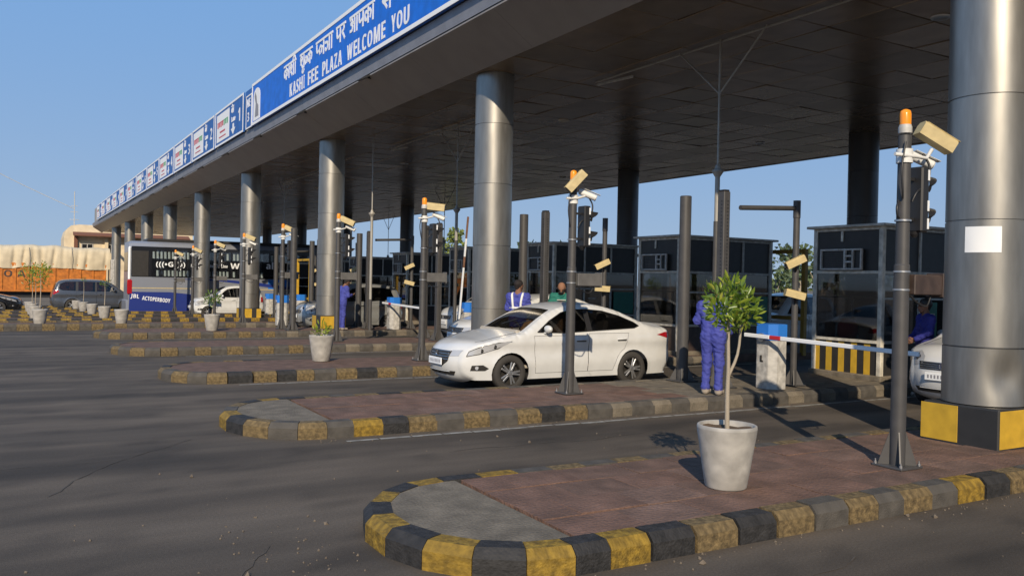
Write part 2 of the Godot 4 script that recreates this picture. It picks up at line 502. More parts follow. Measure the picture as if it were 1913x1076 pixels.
func build_island(k: int, nose: float, zn: float, zf: float, end: float) -> void:
	var zc := (zn + zf) * 0.5
	var o := thing("pavement", "", "", Vector3(nose, ground_y(zc), zc))
	o.set_meta("kind", "structure")
	var hw := (zn - zf) * 0.5
	# outline of the kerb: near side from the far end to the nose, round it and back
	var path := []
	var nrm := []
	var step := 0.36
	var rx := 0.95
	var ln := end - nose
	var x := ln
	while x > rx + 0.1:
		path.append(Vector3(x, 0, hw)); nrm.append(Vector3(0, 0, -1))
		x -= step * (rng.randf_range(0.86, 1.16) if k < 3 else 1.0)
	var arc := 9
	for i in arc + 1:
		var a := PI * i / arc
		path.append(Vector3(rx - rx * sin(a), 0, hw * cos(a)))
		nrm.append(Vector3(sin(a) / rx, 0, -cos(a) / hw).normalized())
	x = rx + step
	while x < ln:
		path.append(Vector3(x, 0, -hw)); nrm.append(Vector3(0, 0, 1))
		x += step
	var shared := {}
	for i in path.size() - 1:
		var mid: Vector3 = (path[i] + path[i + 1]) * 0.5
		var wx := mid.x + nose
		if mid.z < -hw * 0.9 and k >= 2 and wx > 4.0: continue
		if k >= 2 and wx > 15.0: continue
		var black := i % 2 == 0
		var r := rng.randf()
		var worn := wx > 3.2 + r * 1.5 if k == 0 else (k < 6 and (wx > 3.4 or r < 0.75))
		var m: Material = M[("kerb_black" if black else "kerb_yellow") + ("_worn" if worn and r < (0.9 if not black else 0.6) else "")]
		if k in [3, 4, 5] : m = M["kerb_black_worn" if black else "kerb_yellow_worn"]
		if k >= 1 and k < 6 and wx > 7.0: m = M["kerb_black_worn" if black else "concrete"]
		var d: Vector3 = (path[i + 1] - path[i]).normalized() * 0.003
		var lift := 0.006 if black else 0.003
		var mesh: Mesh
		if nrm[i] == nrm[i + 1] and nrm[i].x == 0.0 and path[i].distance_to(path[i + 1]) > step * 0.98:
			var key := [nrm[i].z, lift]
			if not shared.has(key): shared[key] = kerb_mesh((path[i] - path[i + 1]) * 0.5 + d, (path[i + 1] - path[i]) * 0.5 - d, nrm[i], nrm[i], lift)
			mesh = shared[key]
			var b := put("kerb_block", mesh, m, o, mid)
			if k >= 5: b.scale.y = 1.3
			b.position.y = rng.randf_range(-0.006, 0.004)
			b.rotation = Vector3(rng.randf_range(-0.01, 0.01), rng.randf_range(-0.012, 0.012), rng.randf_range(-0.008, 0.008))
		else:
			put("kerb_block", kerb_mesh(path[i] + d, path[i + 1] - d, nrm[i], nrm[i + 1], lift), m, o)
	# the bed under the paving
	var poly := PackedVector2Array()
	for i in path.size(): poly.append(Vector2(path[i].x + nrm[i].x * 0.19, path[i].z + nrm[i].z * 0.19))
	poly.append(Vector2(ln + 0.1, -hw + 0.19)); poly.insert(0, Vector2(ln + 0.1, hw - 0.19))
	var bed := ST()
	var lay := Transform3D(Basis(Vector3.RIGHT, Vector3.BACK, Vector3.DOWN), Vector3.ZERO)   # local xy polygon -> xz
	var top := KERB - 0.03 if k <= 1 else KERB - 0.004
	prism(bed, lay, poly, -top, 0.01)
	obj("bed", bed, M.mortar if k <= 1 else M.slab_b, o)
	if k > 1: return
	# concrete apron behind the nose, then red slabs in rows
	var apron := ST()
	var ap := PackedVector2Array()
	for p in poly:
		if p.x < 1.05: ap.append(p)
	ap.append(Vector2(1.05, -hw + 0.2)); ap.insert(0, Vector2(1.05, hw - 0.2))
	prism(apron, lay, ap, -(KERB - 0.002), -0.1)
	obj("apron", apron, M.concrete, o)
	var rows := 4
	var inner := 2.0 * hw - 0.41
	var rw := inner / rows
	var variants := []
	for v in 3: variants.append(fin(bx(Vector3(-0.305, -0.04, -rw * 0.5 + 0.004), Vector3(0.305, 0, rw * 0.5 - 0.004), 0.002)))
	for c in 19:
		for r in rows:
			var xx := 1.1 + 0.31 + c * 0.615 - (0.28 if r % 2 == 1 and c > 0 else 0.0)
			if xx > ln - 0.4: continue
			var s := put("paving_slab", variants[0], M[["slab", "slab_b", "slab_c", "slab"][rng.randi() % 4] if xx + nose < 8.6 or k == 0 else "concrete"], o, Vector3(xx, KERB + rng.randf_range(-0.008, 0.002), hw - 0.205 - rw * (r + 0.5)))
			s.rotation = Vector3(rng.randf_range(-0.008, 0.008), 0, rng.randf_range(-0.007, 0.007))

# ------------------------------------------------------------------ canopy
func cz_x(cx: float, z: float) -> float:
	return cx - LEAN * absf(z)

func build_canopy() -> void:
	canopy = thing("toll_canopy", "long dark toll plaza canopy roof spanning all the lanes on silver columns", "canopy", Vector3(14.0, 6.4, -46.0))
	canopy.rotation.y = LEAN
	var off := -(Basis(Vector3.UP, LEAN).inverse() * canopy.position)     # children are laid out in canopy coordinates (cx, y, cz)
	var near_z := 14.0
	var far_z := -104.0
	var p := 1.2
	var panel := fin(bx(Vector3(-0.592, 0, -0.592), Vector3(0.592, 0.03, 0.592), 0.012))
	var spots := []
	var cx := 9.2
	while cx < 24.2:
		var z := near_z - 0.6
		while z > far_z:
			spots.append(Vector3(cx, 6.4, z))
			z -= p
		cx += p
	spots.sort_custom(func(a, b): return score(a) > score(b))
	var rest := []
	for i in spots.size():
		var s: Vector3 = spots[i]
		var b := Basis.from_euler(Vector3(rng.randf_range(-0.013, 0.013), 0, rng.randf_range(-0.013, 0.013)))
		if i < 300:
			var q := put("ceiling_panel", panel, M.soffit if rng.randf() < 0.6 else M.soffit_b, canopy, s + off)
			q.basis = b
		else: rest.append(Transform3D(b, s + off))
	var mm := MultiMesh.new()
	mm.transform_format = MultiMesh.TRANSFORM_3D
	mm.mesh = panel
	mm.instance_count = rest.size()
	for i in rest.size(): mm.set_instance_transform(i, rest[i])
	var mi := MultiMeshInstance3D.new()
	mi.name = "ceiling_panels_beyond"
	mi.multimesh = mm
	mi.material_override = M.soffit
	mi.set_meta("kind", "stuff")
	canopy.add_child(mi, true)
	obj("roof_deck", bx(Vector3(8.65, 6.46, far_z), Vector3(24.3, 7.3, near_z)), M.roof_deck, canopy, off)
	obj("rear_edge", bx(Vector3(24.2, 6.385, far_z), Vector3(24.34, 7.35, near_z)), M.fascia, canopy, off)
	obj("end_edge", bx(Vector3(8.7, 6.39, far_z - 0.1), Vector3(24.3, 7.35, far_z - 0.01)), M.fascia, canopy, off)
	# slanting fascia, in panels, with a grey flashing over it
	var fz := near_z
	while fz > far_z + 0.5:
		var st := ST()
		var t := Transform3D(Basis(Vector3.RIGHT, Vector3.UP, Vector3.BACK), off)
		prism(st, t, PackedVector2Array([Vector2(8.62, 6.38), Vector2(8.62, 6.44), Vector2(7.78, 7.02), Vector2(7.72, 7.02), Vector2(7.72, 6.98)]), fz - 3.995, fz)
		obj("fascia_panel", st, M.fascia, canopy)
		var sf := ST()
		prism(sf, t, PackedVector2Array([Vector2(7.7, 7.03), Vector2(7.64, 7.36), Vector2(7.8, 7.36), Vector2(7.8, 7.03)]), fz - 3.997, fz)
		obj("flashing", sf, M.flashing, canopy)
		fz -= 4.0
	obj("parapet", bx(Vector3(7.72, 7.37, far_z), Vector3(8.6, 8.86, near_z)), M.roof_deck, canopy, off)
	# flood lamps on the lip
	for i in 12:
		var z := -20.5 - 5.45 * i
		var st := ST()
		box(st, X(off + Vector3(7.62, 6.93, z), Vector3(0, 0, 0.5)), Vector3(0.3, 0.05, 0.24), 0.01)
		box(st, X(off + Vector3(7.78, 6.95, z)), Vector3(0.12, 0.04, 0.05))
		obj("flood_lamp", st, M.black_plastic, canopy)
	# recessed lights
	for i in 9:
		for c in [13.25, 20.35]:
			var st := ST()
			lathe(st, X(off + Vector3(c, 6.375, -8.6 - 11.2 * i + (0.6 if c > 15.0 else 0.0))), [Vector2(0.0, 0.018), Vector2(0.1, 0.012), Vector2(0.12, 0.0), Vector2(0.15, 0.0), Vector2(0.16, 0.03)], 20)
			obj("downlight", st, M.frame_pale if (i + int(c)) % 2 == 0 else M.galv, canopy)
	# conduit under the ceiling with a tube light
	for z in [[-7.0, -15.4], [-21.0, -27.4], [-33.0, -41.0]]:
		var st := ST()
		tube(st, [off + Vector3(11.15, 6.33, z[0]), off + Vector3(11.15, 6.33, z[1])], 0.022, 8)
		obj("conduit", st, M.pole_light, canopy)
		var tl := ST()
		box(tl, X(off + Vector3(11.3, 6.29, z[1] + 0.5), Vector3(0, 0.15, 0)), Vector3(0.06, 0.05, 1.05), 0.01)
		obj("tube_light", tl, M.off_white, canopy)

func score(s: Vector3) -> float:        # how large a ceiling panel shows from the front of the plaza
	var d := s - Vector3(0, CAM_H, 0)
	var f := Vector3(0.5, 0, -0.866)
	var ahead := d.dot(f)
	if ahead < 6.0 or absf(d.dot(Vector3(0.866, 0, 0.5))) > ahead * 0.64 or d.y > ahead * 0.36: return -d.length()
	return 100.0 / d.length_squared() * 10.0

func build_column(called: String, x: float, z: float, label: String, grp: String, rear := false) -> Node3D:
	var gy := ground_y(z)
	var o := thing(called, label, "column", Vector3(x, gy, z), 0.0, grp)
	var r := 0.425
	var y0 := KERB
	var base := 0.61
	var pl := ST()
	abx(pl, Vector3(-0.44, y0 - 0.1, -0.44), Vector3(0.44, base, 0.44), 0.02)
	if not rear:
		obj("plinth", pl, M.black_paint, o)
		for q in [[-1, 0], [0, 1]]:
			for s in 2:
				if s == 1 and q[0] == -1: continue
				var st := ST()
				var c := Vector3(q[0] * 0.4415, (y0 + base) * 0.5 - 0.004, q[1] * 0.4415)
				var along := Vector3(absf(q[1]), 0, absf(q[0]))
				var side: float = -0.235 if q[0] == -1 else [-0.2, 0.33][s]
				var w: float = 0.43 if q[0] == -1 else [0.45, 0.2][s]
				if q[0] == 0 and s == 1: w = 0.19
				abx(st, c + along * (side - w * 0.5) - Vector3.UP * 0.2, c + along * (side + w * 0.5) + Vector3.UP * 0.2)
				box(st, X(c + along * side), Vector3(0.006 + along.x * w, (base - y0) - 0.03, 0.006 + along.z * w), 0.002)
				obj("painted_stripe", st, M.yellow, o)
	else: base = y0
	var hs := [base, 1.24, 2.62, 3.97, 5.28, 6.4 - gy]
	for i in hs.size() - 1:
		var a: float = hs[i]
		var b: float = hs[i + 1]
		var st := ST()
		var prof := [Vector2(r - 0.012, a + 0.002), Vector2(r - 0.012, a + 0.008), Vector2(r, a + 0.012), Vector2(r, b - 0.006), Vector2(r - 0.012, b - 0.003), Vector2(r - 0.012, b + 0.002)]
		if i == 0 and called == "dented_column":
			dented(st, r, a, b)
		else: lathe(st, X(Vector3.ZERO), prof, 48)
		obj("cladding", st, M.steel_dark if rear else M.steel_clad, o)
	return o

func dented(st: SurfaceTool, r: float, a: float, b: float) -> void:
	group(st)
	var n := 72
	var rows := 14
	var pos := func(i: int, j: int) -> Vector3:
		var t := TAU * i / n
		var y := lerpf(a + 0.01, b - 0.004, float(j) / rows)
		var da := wrapf(t - 2.05, -PI, PI)
		var d := 0.055 * exp(-pow(da / 0.4, 2.0) - pow((y - 0.93) / 0.22, 2.0)) - 0.018 * exp(-pow((da + 0.5) / 0.16, 2.0) - pow((y - 0.98) / 0.2, 2.0))
		return Vector3(cos(t) * (r - d), y, sin(t) * (r - d))
	for i in n:
		for j in rows:
			var q: Vector3 = pos.call(i, j)
			face(st, [q, pos.call(i + 1, j), pos.call(i + 1, j + 1), pos.call(i, j + 1)], Vector3(q.x, 0, q.z))

# ------------------------------------------------------------------ writing
const GLYPHS := {
	"क": [0.92, [[.47, 1, .47, 0], [.47, .42, .3, .2, .1, .28, .08, .55, .25, .68, .47, .5], [.47, .58, .66, .7, .82, .52, .74, .24]]],
	"ा": [0.32, [[.14, 1, .14, 0]]],
	"श": [0.95, [[.3, .6, .2, .5, .1, .62, .18, .82, .36, .8, .43, .6, .3, .42, .12, .34], [.12, .34, .28, .28, .5, .04], [.75, 1, .75, 0]]],
	"ी": [0.34, [[.16, 1, .16, 0], [.16, 1, .1, 1.28, -.15, 1.32, -.38, 1.0]]],
	"ु": [0.0, [[-.35, -.03, -.5, -.26, -.3, -.36, -.12, -.2]]],
	"ल": [0.92, [[.1, .12, .04, .42, .2, .62, .38, .5, .34, .2], [.38, .5, .56, .62, .7, .5], [.7, 1, .7, 0]]],
	"l": [0.52, [[.1, .12, .04, .42, .2, .62, .38, .5, .34, .2], [.36, .5, .52, .5]]],
	"प": [0.76, [[.1, 1, .1, .5, .24, .34, .5, .42], [.58, 1, .58, 0]]],
	"p": [0.5, [[.1, 1, .1, .5, .24, .34, .5, .42]]],
	"ज": [0.86, [[.04, .62, .4, .55, .42, .25, .22, .08, .08, .22], [.4, .5, .64, .5], [.66, 1, .66, 0]]],
	"र": [0.6, [[.3, 1, .36, .74, .22, .55, .1, .55, .3, .3, .48, .05]]],
	"आ": [1.15, [[.06, .85, .24, .92, .34, .74, .16, .6, .36, .46, .32, .18, .06, .16], [.3, .6, .6, .6], [.64, 1, .64, 0], [.94, 1, .94, 0]]],
	"स": [0.85, [[.12, 1, .2, .8, .12, .6, .3, .35, .44, .1], [.2, .5, .64, .5], [.66, 1, .66, 0]]],
	"न": [0.8, [[.12, .36, .2, .5, .6, .5], [.6, 1, .6, 0]]],
	"े": [0.0, [[-.2, 1, -.34, 1.24, -.5, 1.3]]],
}

func hindi(parent: Node, words: Array, h: float, wide: float, t: Transform3D, m: Material, gap := 0.55) -> void:
	var x := 0.0
	for w in words:
		var st := ST()
		var x0 := x
		for ch in w:
			var g: Array = GLYPHS[ch]
			for s in g[1]:
				var line := []
				for i in range(0, s.size(), 2): line.append(Vector2((x + s[i]) * h * wide, s[i + 1] * h))
				ribbon(st, t, smooth_path(line, 3) if line.size() > 2 else line, h * 0.18, 0.01)
			x += g[0]
		ribbon(st, t, [Vector2(x0 * h * wide, h), Vector2((x - 0.02) * h * wide, h)], h * 0.16, 0.013)
		obj("hindi_word", st, m, parent)
		x += gap

func hindi_fit(parent: Node, w: String, x0: float, x1: float, h: float, y: float) -> void:
	var adv := 0.0
	for ch in w: adv += GLYPHS[ch][0]
	hindi(parent, [w], h, (x1 - x0) / (adv * h), X(Vector3(x0, y, 0.08)), M.white_paint)

func write_fit(parent: Node, s: String, cap: float, x0: float, x1: float, y0: float, z: float) -> void:
	var t := text_mesh(s, cap)
	var bb := t.get_aabb()
	var k := (x1 - x0) / maxf(bb.size.x, 0.01)
	var o := put("lettering", t, M.white_paint, parent)
	o.position = Vector3((x0 + x1) * 0.5 - (bb.position.x + bb.size.x * 0.5) * k, y0 + cap * 0.5 - (bb.position.y + bb.size.y * 0.5), z)
	o.scale = Vector3(k, 1, 1)

func text_mesh(s: String, cap: float, bold := true, depth := 0.008, face_ := "Droid Sans") -> TextMesh:
	var f := SystemFont.new()
	f.font_names = PackedStringArray([face_])
	f.font_weight = 700 if bold else 400
	var t := TextMesh.new()
	t.font = f
	t.text = s
	t.font_size = 48
	t.pixel_size = cap / (48.0 * 0.714)
	t.depth = depth
	t.curve_step = 1.5
	return t

func write(parent: Node, s: String, cap: float, wide: float, centre: Vector3, b: Basis, m: Material, bold := true, called := "lettering") -> MeshInstance3D:
	var o := put(called, text_mesh(s, cap, bold), m, parent, centre)
	o.basis = b * Basis.from_scale(Vector3(wide, 1, 1))
	return o

# ------------------------------------------------------------------ signs on the fascia: local x runs towards +Z of the canopy, y up, z out of the face
func sign_root(called: String, label: String, category: String, cz0: float, y0: float, grp := "") -> Node3D:
	var o := thing(called, label, category, Vector3(cz_x(7.6, cz0), y0, cz0), 0.0, grp)
	o.rotation.y = -PI / 2 + LEAN
	return o

func frame_of(st: SurfaceTool, x0: float, x1: float, y0: float, y1: float, w: float, z0: float, z1: float) -> void:
	abx(st, Vector3(x0, y0, z0), Vector3(x1, y0 + w, z1))
	abx(st, Vector3(x0, y1 - w, z0), Vector3(x1, y1, z1))
	abx(st, Vector3(x0, y0 + w, z0), Vector3(x0 + w, y1 - w, z1))
	abx(st, Vector3(x1 - w, y0 + w, z0), Vector3(x1, y1 - w, z1))

func build_signs() -> void:
	# the long welcome board; its left end is at cz -32
	var len := 27.0
	var o := sign_root("welcome_sign", "long blue welcome board with white Hindi and English lettering on the canopy edge", "sign", -31.95, 7.37)
	obj("board", bx(Vector3(0, 0, 0), Vector3(len, 1.53, 0.08)), M.sign_blue, o)
	var fr := ST()
	frame_of(fr, 0, len, 0, 1.53, 0.1, 0.08, 0.092)
	obj("white_border", fr, M.white_paint, o)
	var em := ST()
	var arch := PackedVector2Array([Vector2(0.25, 0.13), Vector2(1.2, 0.13)])
	for i in 9: arch.append(Vector2(0.725 + 0.475 * cos(PI * i / 8.0), 0.98 + 0.3 * sin(PI * i / 8.0)))
	prism(em, X(Vector3.ZERO), arch, 0.08, 0.089)
	obj("emblem_panel", em, M.white_paint, o)
	var fig := ST()
	prism(fig, X(Vector3.ZERO), PackedVector2Array([Vector2(0.5, 0.24), Vector2(1.02, 0.24), Vector2(0.98, 0.62), Vector2(0.8, 0.72), Vector2(0.7, 0.98), Vector2(0.52, 1.16), Vector2(0.42, 1.0), Vector2(0.6, 0.72)]), 0.089, 0.093)
	obj("emblem_figure", fig, M.grey_text, o)
	var hw := [["काशी", 4.28, 5.62], ["शुlक", 6.06, 7.28], ["plाजा", 7.65, 9.14], ["पर", 9.44, 10.18], ["आपका", 10.51, 12.26], ["स", 12.7, 13.4]]
	for w in hw: hindi_fit(o, w[0], w[1], w[2], 0.42, 0.84)
	for w in [["KASHI", 4.93, 6.61], ["FEE", 6.86, 7.9], ["PLAZA", 8.22, 9.96], ["WELCOME", 10.28, 13.02], ["YOU", 13.33, 14.44]]:
		spell(o, w[0], 0.4, w[1], w[2], 0.19, 0.085)
	# half hidden older panel between the boards
	var s := sign_root("narrow_sign", "narrow blue strip sign squeezed beside the long welcome board", "sign", -33.12, 7.38)
	obj("board", bx(Vector3(0, 0, 0), Vector3(1.05, 1.45, 0.05)), M.lane_blue, s)
	var sf := ST()
	frame_of(sf, 0.12, 1.0, -0.0, 1.25, 0.05, 0.05, 0.058)
	obj("white_border", sf, M.white_paint, s)
	write(s, "NE", 0.3, 1.0, Vector3(0.52, 0.95, 0.054), Basis.IDENTITY, M.white_paint)
	write(s, "3", 0.34, 1.0, Vector3(0.5, 0.42, 0.054), Basis.IDENTITY, M.white_paint)
	for i in 12:
		lane_sign(i, -33.4 - 5.46 * i)

func lane_sign(i: int, z: float) -> void:
	var w := 5.2
	var names := ["first", "second", "third", "fourth", "fifth", "sixth", "seventh", "eighth", "ninth", "tenth", "eleventh", "twelfth"]
	var o := sign_root("lane_sign", "blue lane sign with white notice on canopy edge, %s after the welcome board" % names[i], "lane sign", z - w, 7.37, "lane signs along the canopy edge")
	obj("board", bx(Vector3(0, 0, 0), Vector3(w, 1.5, 0.06)), M.lane_blue, o)
	var fr := ST()
	frame_of(fr, 0, w, 0, 1.5, 0.08, 0.06, 0.072)
	obj("white_border", fr, M.white_paint, o)
	obj("notice", bx(Vector3(0.35, 0.17, 0.06), Vector3(2.75, 1.33, 0.069)), M.white_paint, o)
	var marks := ST()
	var marks2 := ST()
	for k in 7:
		box(marks if k < 4 else marks2, X(Vector3(0.62 + 0.3 * k, 0.86 + 0.02 * (k % 2), 0.0715)), Vector3(0.19, 0.2, 0.005))
	box(marks, X(Vector3(1.1, 0.98, 0.073)), Vector3(1.2, 0.035, 0.004))
	box(marks2, X(Vector3(2.15, 0.98, 0.073)), Vector3(0.8, 0.035, 0.004))
	box(marks, X(Vector3(1.5, 0.55, 0.0715)), Vector3(1.0, 0.07, 0.005))
	box(marks, X(Vector3(1.5, 0.34, 0.0715)), Vector3(1.3, 0.05, 0.005))
	obj("red_print", marks, M.red_paint, o)
	obj("green_print", marks2, M.green_text, o)
	if i < 7:
		hindi(o, ["लेन"], 0.26, 0.95, X(Vector3(3.15, 1.03, 0.06)), M.white_paint)
		write(o, "Lane", 0.2, 1.15, Vector3(3.5, 0.76, 0.064), Basis.IDENTITY, M.white_paint)
	var ar := ST()
	prism(ar, X(Vector3.ZERO), PackedVector2Array([Vector2(3.5, 0.14), Vector2(3.9, 0.4), Vector2(3.62, 0.4), Vector2(3.62, 0.58), Vector2(3.38, 0.58), Vector2(3.38, 0.4), Vector2(3.1, 0.4)]), 0.06, 0.068)
	obj("arrow", ar, M.white_paint, o)
	write(o, str(i + 1), 0.5, 1.2, Vector3(4.55, 0.75, 0.064), Basis.IDENTITY, M.white_paint, true, "lane_number")

func spell(parent: Node, s: String, cap: float, x0: float, x1: float, y0: float, z: float) -> void:     # letter by letter
	var whole := text_mesh(s, cap)
	var total: float = whole.font.get_string_size(s, HORIZONTAL_ALIGNMENT_LEFT, -1, 48).x
	for i in s.length():
		var a: float = whole.font.get_string_size(s.substr(0, i), HORIZONTAL_ALIGNMENT_LEFT, -1, 48).x if i > 0 else 0.0
		var b: float = whole.font.get_string_size(s.substr(0, i + 1), HORIZONTAL_ALIGNMENT_LEFT, -1, 48).x
		var pad := (b - a) * (0.3 if s[i] == "I" else 0.12)
		write_fit(parent, s[i], cap, lerpf(x0, x1, (a + pad) / total), lerpf(x0, x1, (b - pad) / total), y0, z)

# ------------------------------------------------------------------ vehicles: x from the nose (0) to the tail, y up, z across
class Hull:
	var top: Array            # silhouette from the front skirt over the roof to the rear skirt
	var hw := 0.86
	var belt := 0.93
	var tumble := 0.42
	var nose := [0.9, 0.24]   # length and amount of the taper in plan
	var tail := [0.7, 0.12]
	var shoulder := 0.8
	var bulge := [0.16, 0.035, 0.05, 0.03, 0.1]
	var arches: Array         # [x, y, r]
	var length := 4.4
	var round_r := 0.08
	func edge_d(x: float, y: float) -> float:
		var best := 9.0
		for i in top.size() - 1:
			var c: Vector2 = Geometry2D.get_closest_point_to_segment(Vector2(x, y), top[i], top[i + 1])
			best = minf(best, c.distance_to(Vector2(x, y)))
		return best
	func w(x: float, y: float) -> float:
		var h := hw
		if x < nose[0]: h -= nose[1] * pow((nose[0] - x) / nose[0], 2.2)
		var e: float = length - x
		if e < tail[0]: h -= tail[1] * pow((tail[0] - e) / tail[0], 2.2)
		if y > belt: h -= (y - belt) * tumble + 0.12 * pow(y - belt, 2.0)
		if y < 0.45: h -= (0.45 - y) * 0.16
		h += 0.016 * exp(-pow((y - shoulder) / 0.06, 2.0)) - 0.012 * exp(-pow((y - shoulder + 0.17) / 0.1, 2.0))
		for a in arches:
			var d: float = absf(Vector2(x, y).distance_to(Vector2(a[0], a[1])) - a[2])
			h += 0.016 * exp(-pow(d / 0.05, 2.0))
		var dd := edge_d(x, y)
		if dd < round_r: h -= round_r * 0.85 * (1.0 - sqrt(maxf(0.0, 1.0 - pow((round_r - dd) / round_r, 2.0))))
		return h

func dense(poly: Array, step: float, closed := true) -> Array:
	var out := []
	for i in poly.size() - (0 if closed else 1):
		var a: Vector2 = poly[i]
		var b: Vector2 = poly[(i + 1) % poly.size()]
		var n := maxi(1, int(ceil(a.distance_to(b) / step)))
		for k in n: out.append(a.lerp(b, float(k) / n))
	if not closed: out.append(poly[-1])
	return out

func sheet(st: SurfaceTool, outer: Array, holes: Array, step: float, at: Callable, flip: bool, rim := []) -> void:   # fills a side view polygon; at(Vector2) -> Vector3
	var pts := PackedVector2Array()
	var o2 := dense(outer, step * 0.6)
	for p in o2: pts.append(p)
	var hs := []
	for h in holes:
		var d := dense(h, step * 0.6)
		hs.append(PackedVector2Array(d))
		for p in d: pts.append(p)
	var op := PackedVector2Array(o2)
	for p in rim: pts.append(p)
	var nb := pts.size()
	var lo := pts[0]
	var hi := pts[0]
	for p in op:
		lo = lo.min(p); hi = hi.max(p)
	var x := lo.x + step * 0.5
	while x < hi.x:
		var y := lo.y + step * 0.5
		while y < hi.y:
			var p := Vector2(x + rng.randf_range(-0.002, 0.002), y + rng.randf_range(-0.002, 0.002))
			if Geometry2D.is_point_in_polygon(p, op):
				var ok := true
				for i in nb:
					if pts[i].distance_squared_to(p) < step * step * 0.25:
						ok = false
						break
				if ok: pts.append(p)
			y += step
		x += step
	var idx := Geometry2D.triangulate_delaunay(pts)
	var v3 := []
	for p in pts: v3.append(at.call(p))
	group(st)
	for i in range(0, idx.size(), 3):
		var a := pts[idx[i]]
		var b := pts[idx[i + 1]]
		var c := pts[idx[i + 2]]
		var m := (a + b + c) / 3.0
		if absf((b - a).cross(c - a)) < 1e-7 or not Geometry2D.is_point_in_polygon(m, op): continue
		var inside := true
		for h in hs:
			if Geometry2D.is_point_in_polygon(m, h): inside = false
		if inside: face(st, [v3[idx[i]], v3[idx[i + 1]], v3[idx[i + 2]]], Vector3(0, 0, -1 if flip else 1))

func grow(poly: Array, d: float) -> Array:
	var r := Geometry2D.offset_polygon(PackedVector2Array(poly), d, Geometry2D.JOIN_MITER)
	return Array(r[0]) if r.size() else poly

func arch_cut(bottom_y: float, arches: Array, x0: float, x1: float) -> Array:   # lower edge of the body side from the rear to the front
	var out := [Vector2(x1, bottom_y)]
	for k in range(arches.size() - 1, -1, -1):
		var a: Array = arches[k]
		var s := asin(clampf((bottom_y - a[1]) / a[2], -1, 1))
		for i in 15:
			var t := lerpf(s, PI - s, i / 14.0)
			out.append(Vector2(a[0] + a[2] * cos(t), a[1] + a[2] * sin(t)))
	out.append(Vector2(x0, bottom_y))
	return out

func wheel(parent: Node, at: Vector3, r: float, w: float, side: float, spokes: int) -> void:
	var o := Node3D.new()
	o.name = "wheel"
	parent.add_child(o, true)
	o.position = at
	var key := "wheel%.3f_%d" % [r, spokes]
	var t := X(Vector3.ZERO, Vector3(PI / 2, 0, 0))     # lathe axis along z
	if not cache.has(key):
		var st := ST()
		var q := r * 0.68
		lathe(st, t, [Vector2(q * 0.92, -w * 0.42), Vector2(q, -w * 0.5), Vector2(r * 0.93, -w * 0.5), Vector2(r, -w * 0.36), Vector2(r, w * 0.36), Vector2(r * 0.93, w * 0.5), Vector2(q, w * 0.5), Vector2(q * 0.92, w * 0.42)], 32, true)
		var rm := ST()
		lathe(rm, t, [Vector2(q * 0.95, w * 0.47), Vector2(q * 1.0, w * 0.49), Vector2(q * 0.9, w * 0.45), Vector2(q * 0.86, w * 0.1), Vector2(q * 0.3, w * 0.05), Vector2(0, w * 0.05)], 32)
		var sp := ST()
		for k in spokes:
			var a := TAU * k / spokes
			for s in [-0.16, 0.16]:
				var d0 := Vector3(cos(a + s * 1.6), sin(a + s * 1.6), 0) * q * 0.2
				var d1 := Vector3(cos(a + s), sin(a + s), 0) * q * 0.93
				var mid := (d0 + d1) * 0.5
				var dir := (d1 - d0)
				var b := Basis(dir.normalized(), Vector3(-dir.y, dir.x, 0).normalized(), Vector3(0, 0, 1))
				box(sp, Transform3D(b, mid + Vector3(0, 0, w * 0.4)), Vector3(dir.length(), q * 0.17, 0.03), 0.008)
		lathe(sp, t, [Vector2(q * 0.24, w * 0.3), Vector2(q * 0.24, w * 0.44), Vector2(q * 0.14, w * 0.47), Vector2(0, w * 0.47)], 20)
		cache[key] = [fin(st), fin(rm), fin(sp)]
	put("tyre", cache[key][0], M.rubber, o)
	# the lathe axis points down -y -> +z; mirror for the far side
	var f := 1.0 if side > 0.0 else -1.0
	for i in [1, 2]:
		var p := put(["", "rim", "spokes"][i], cache[key][i], M.panel_dark if i == 1 else M.alloy, o)
		if f > 0.0: p.rotation.y = PI

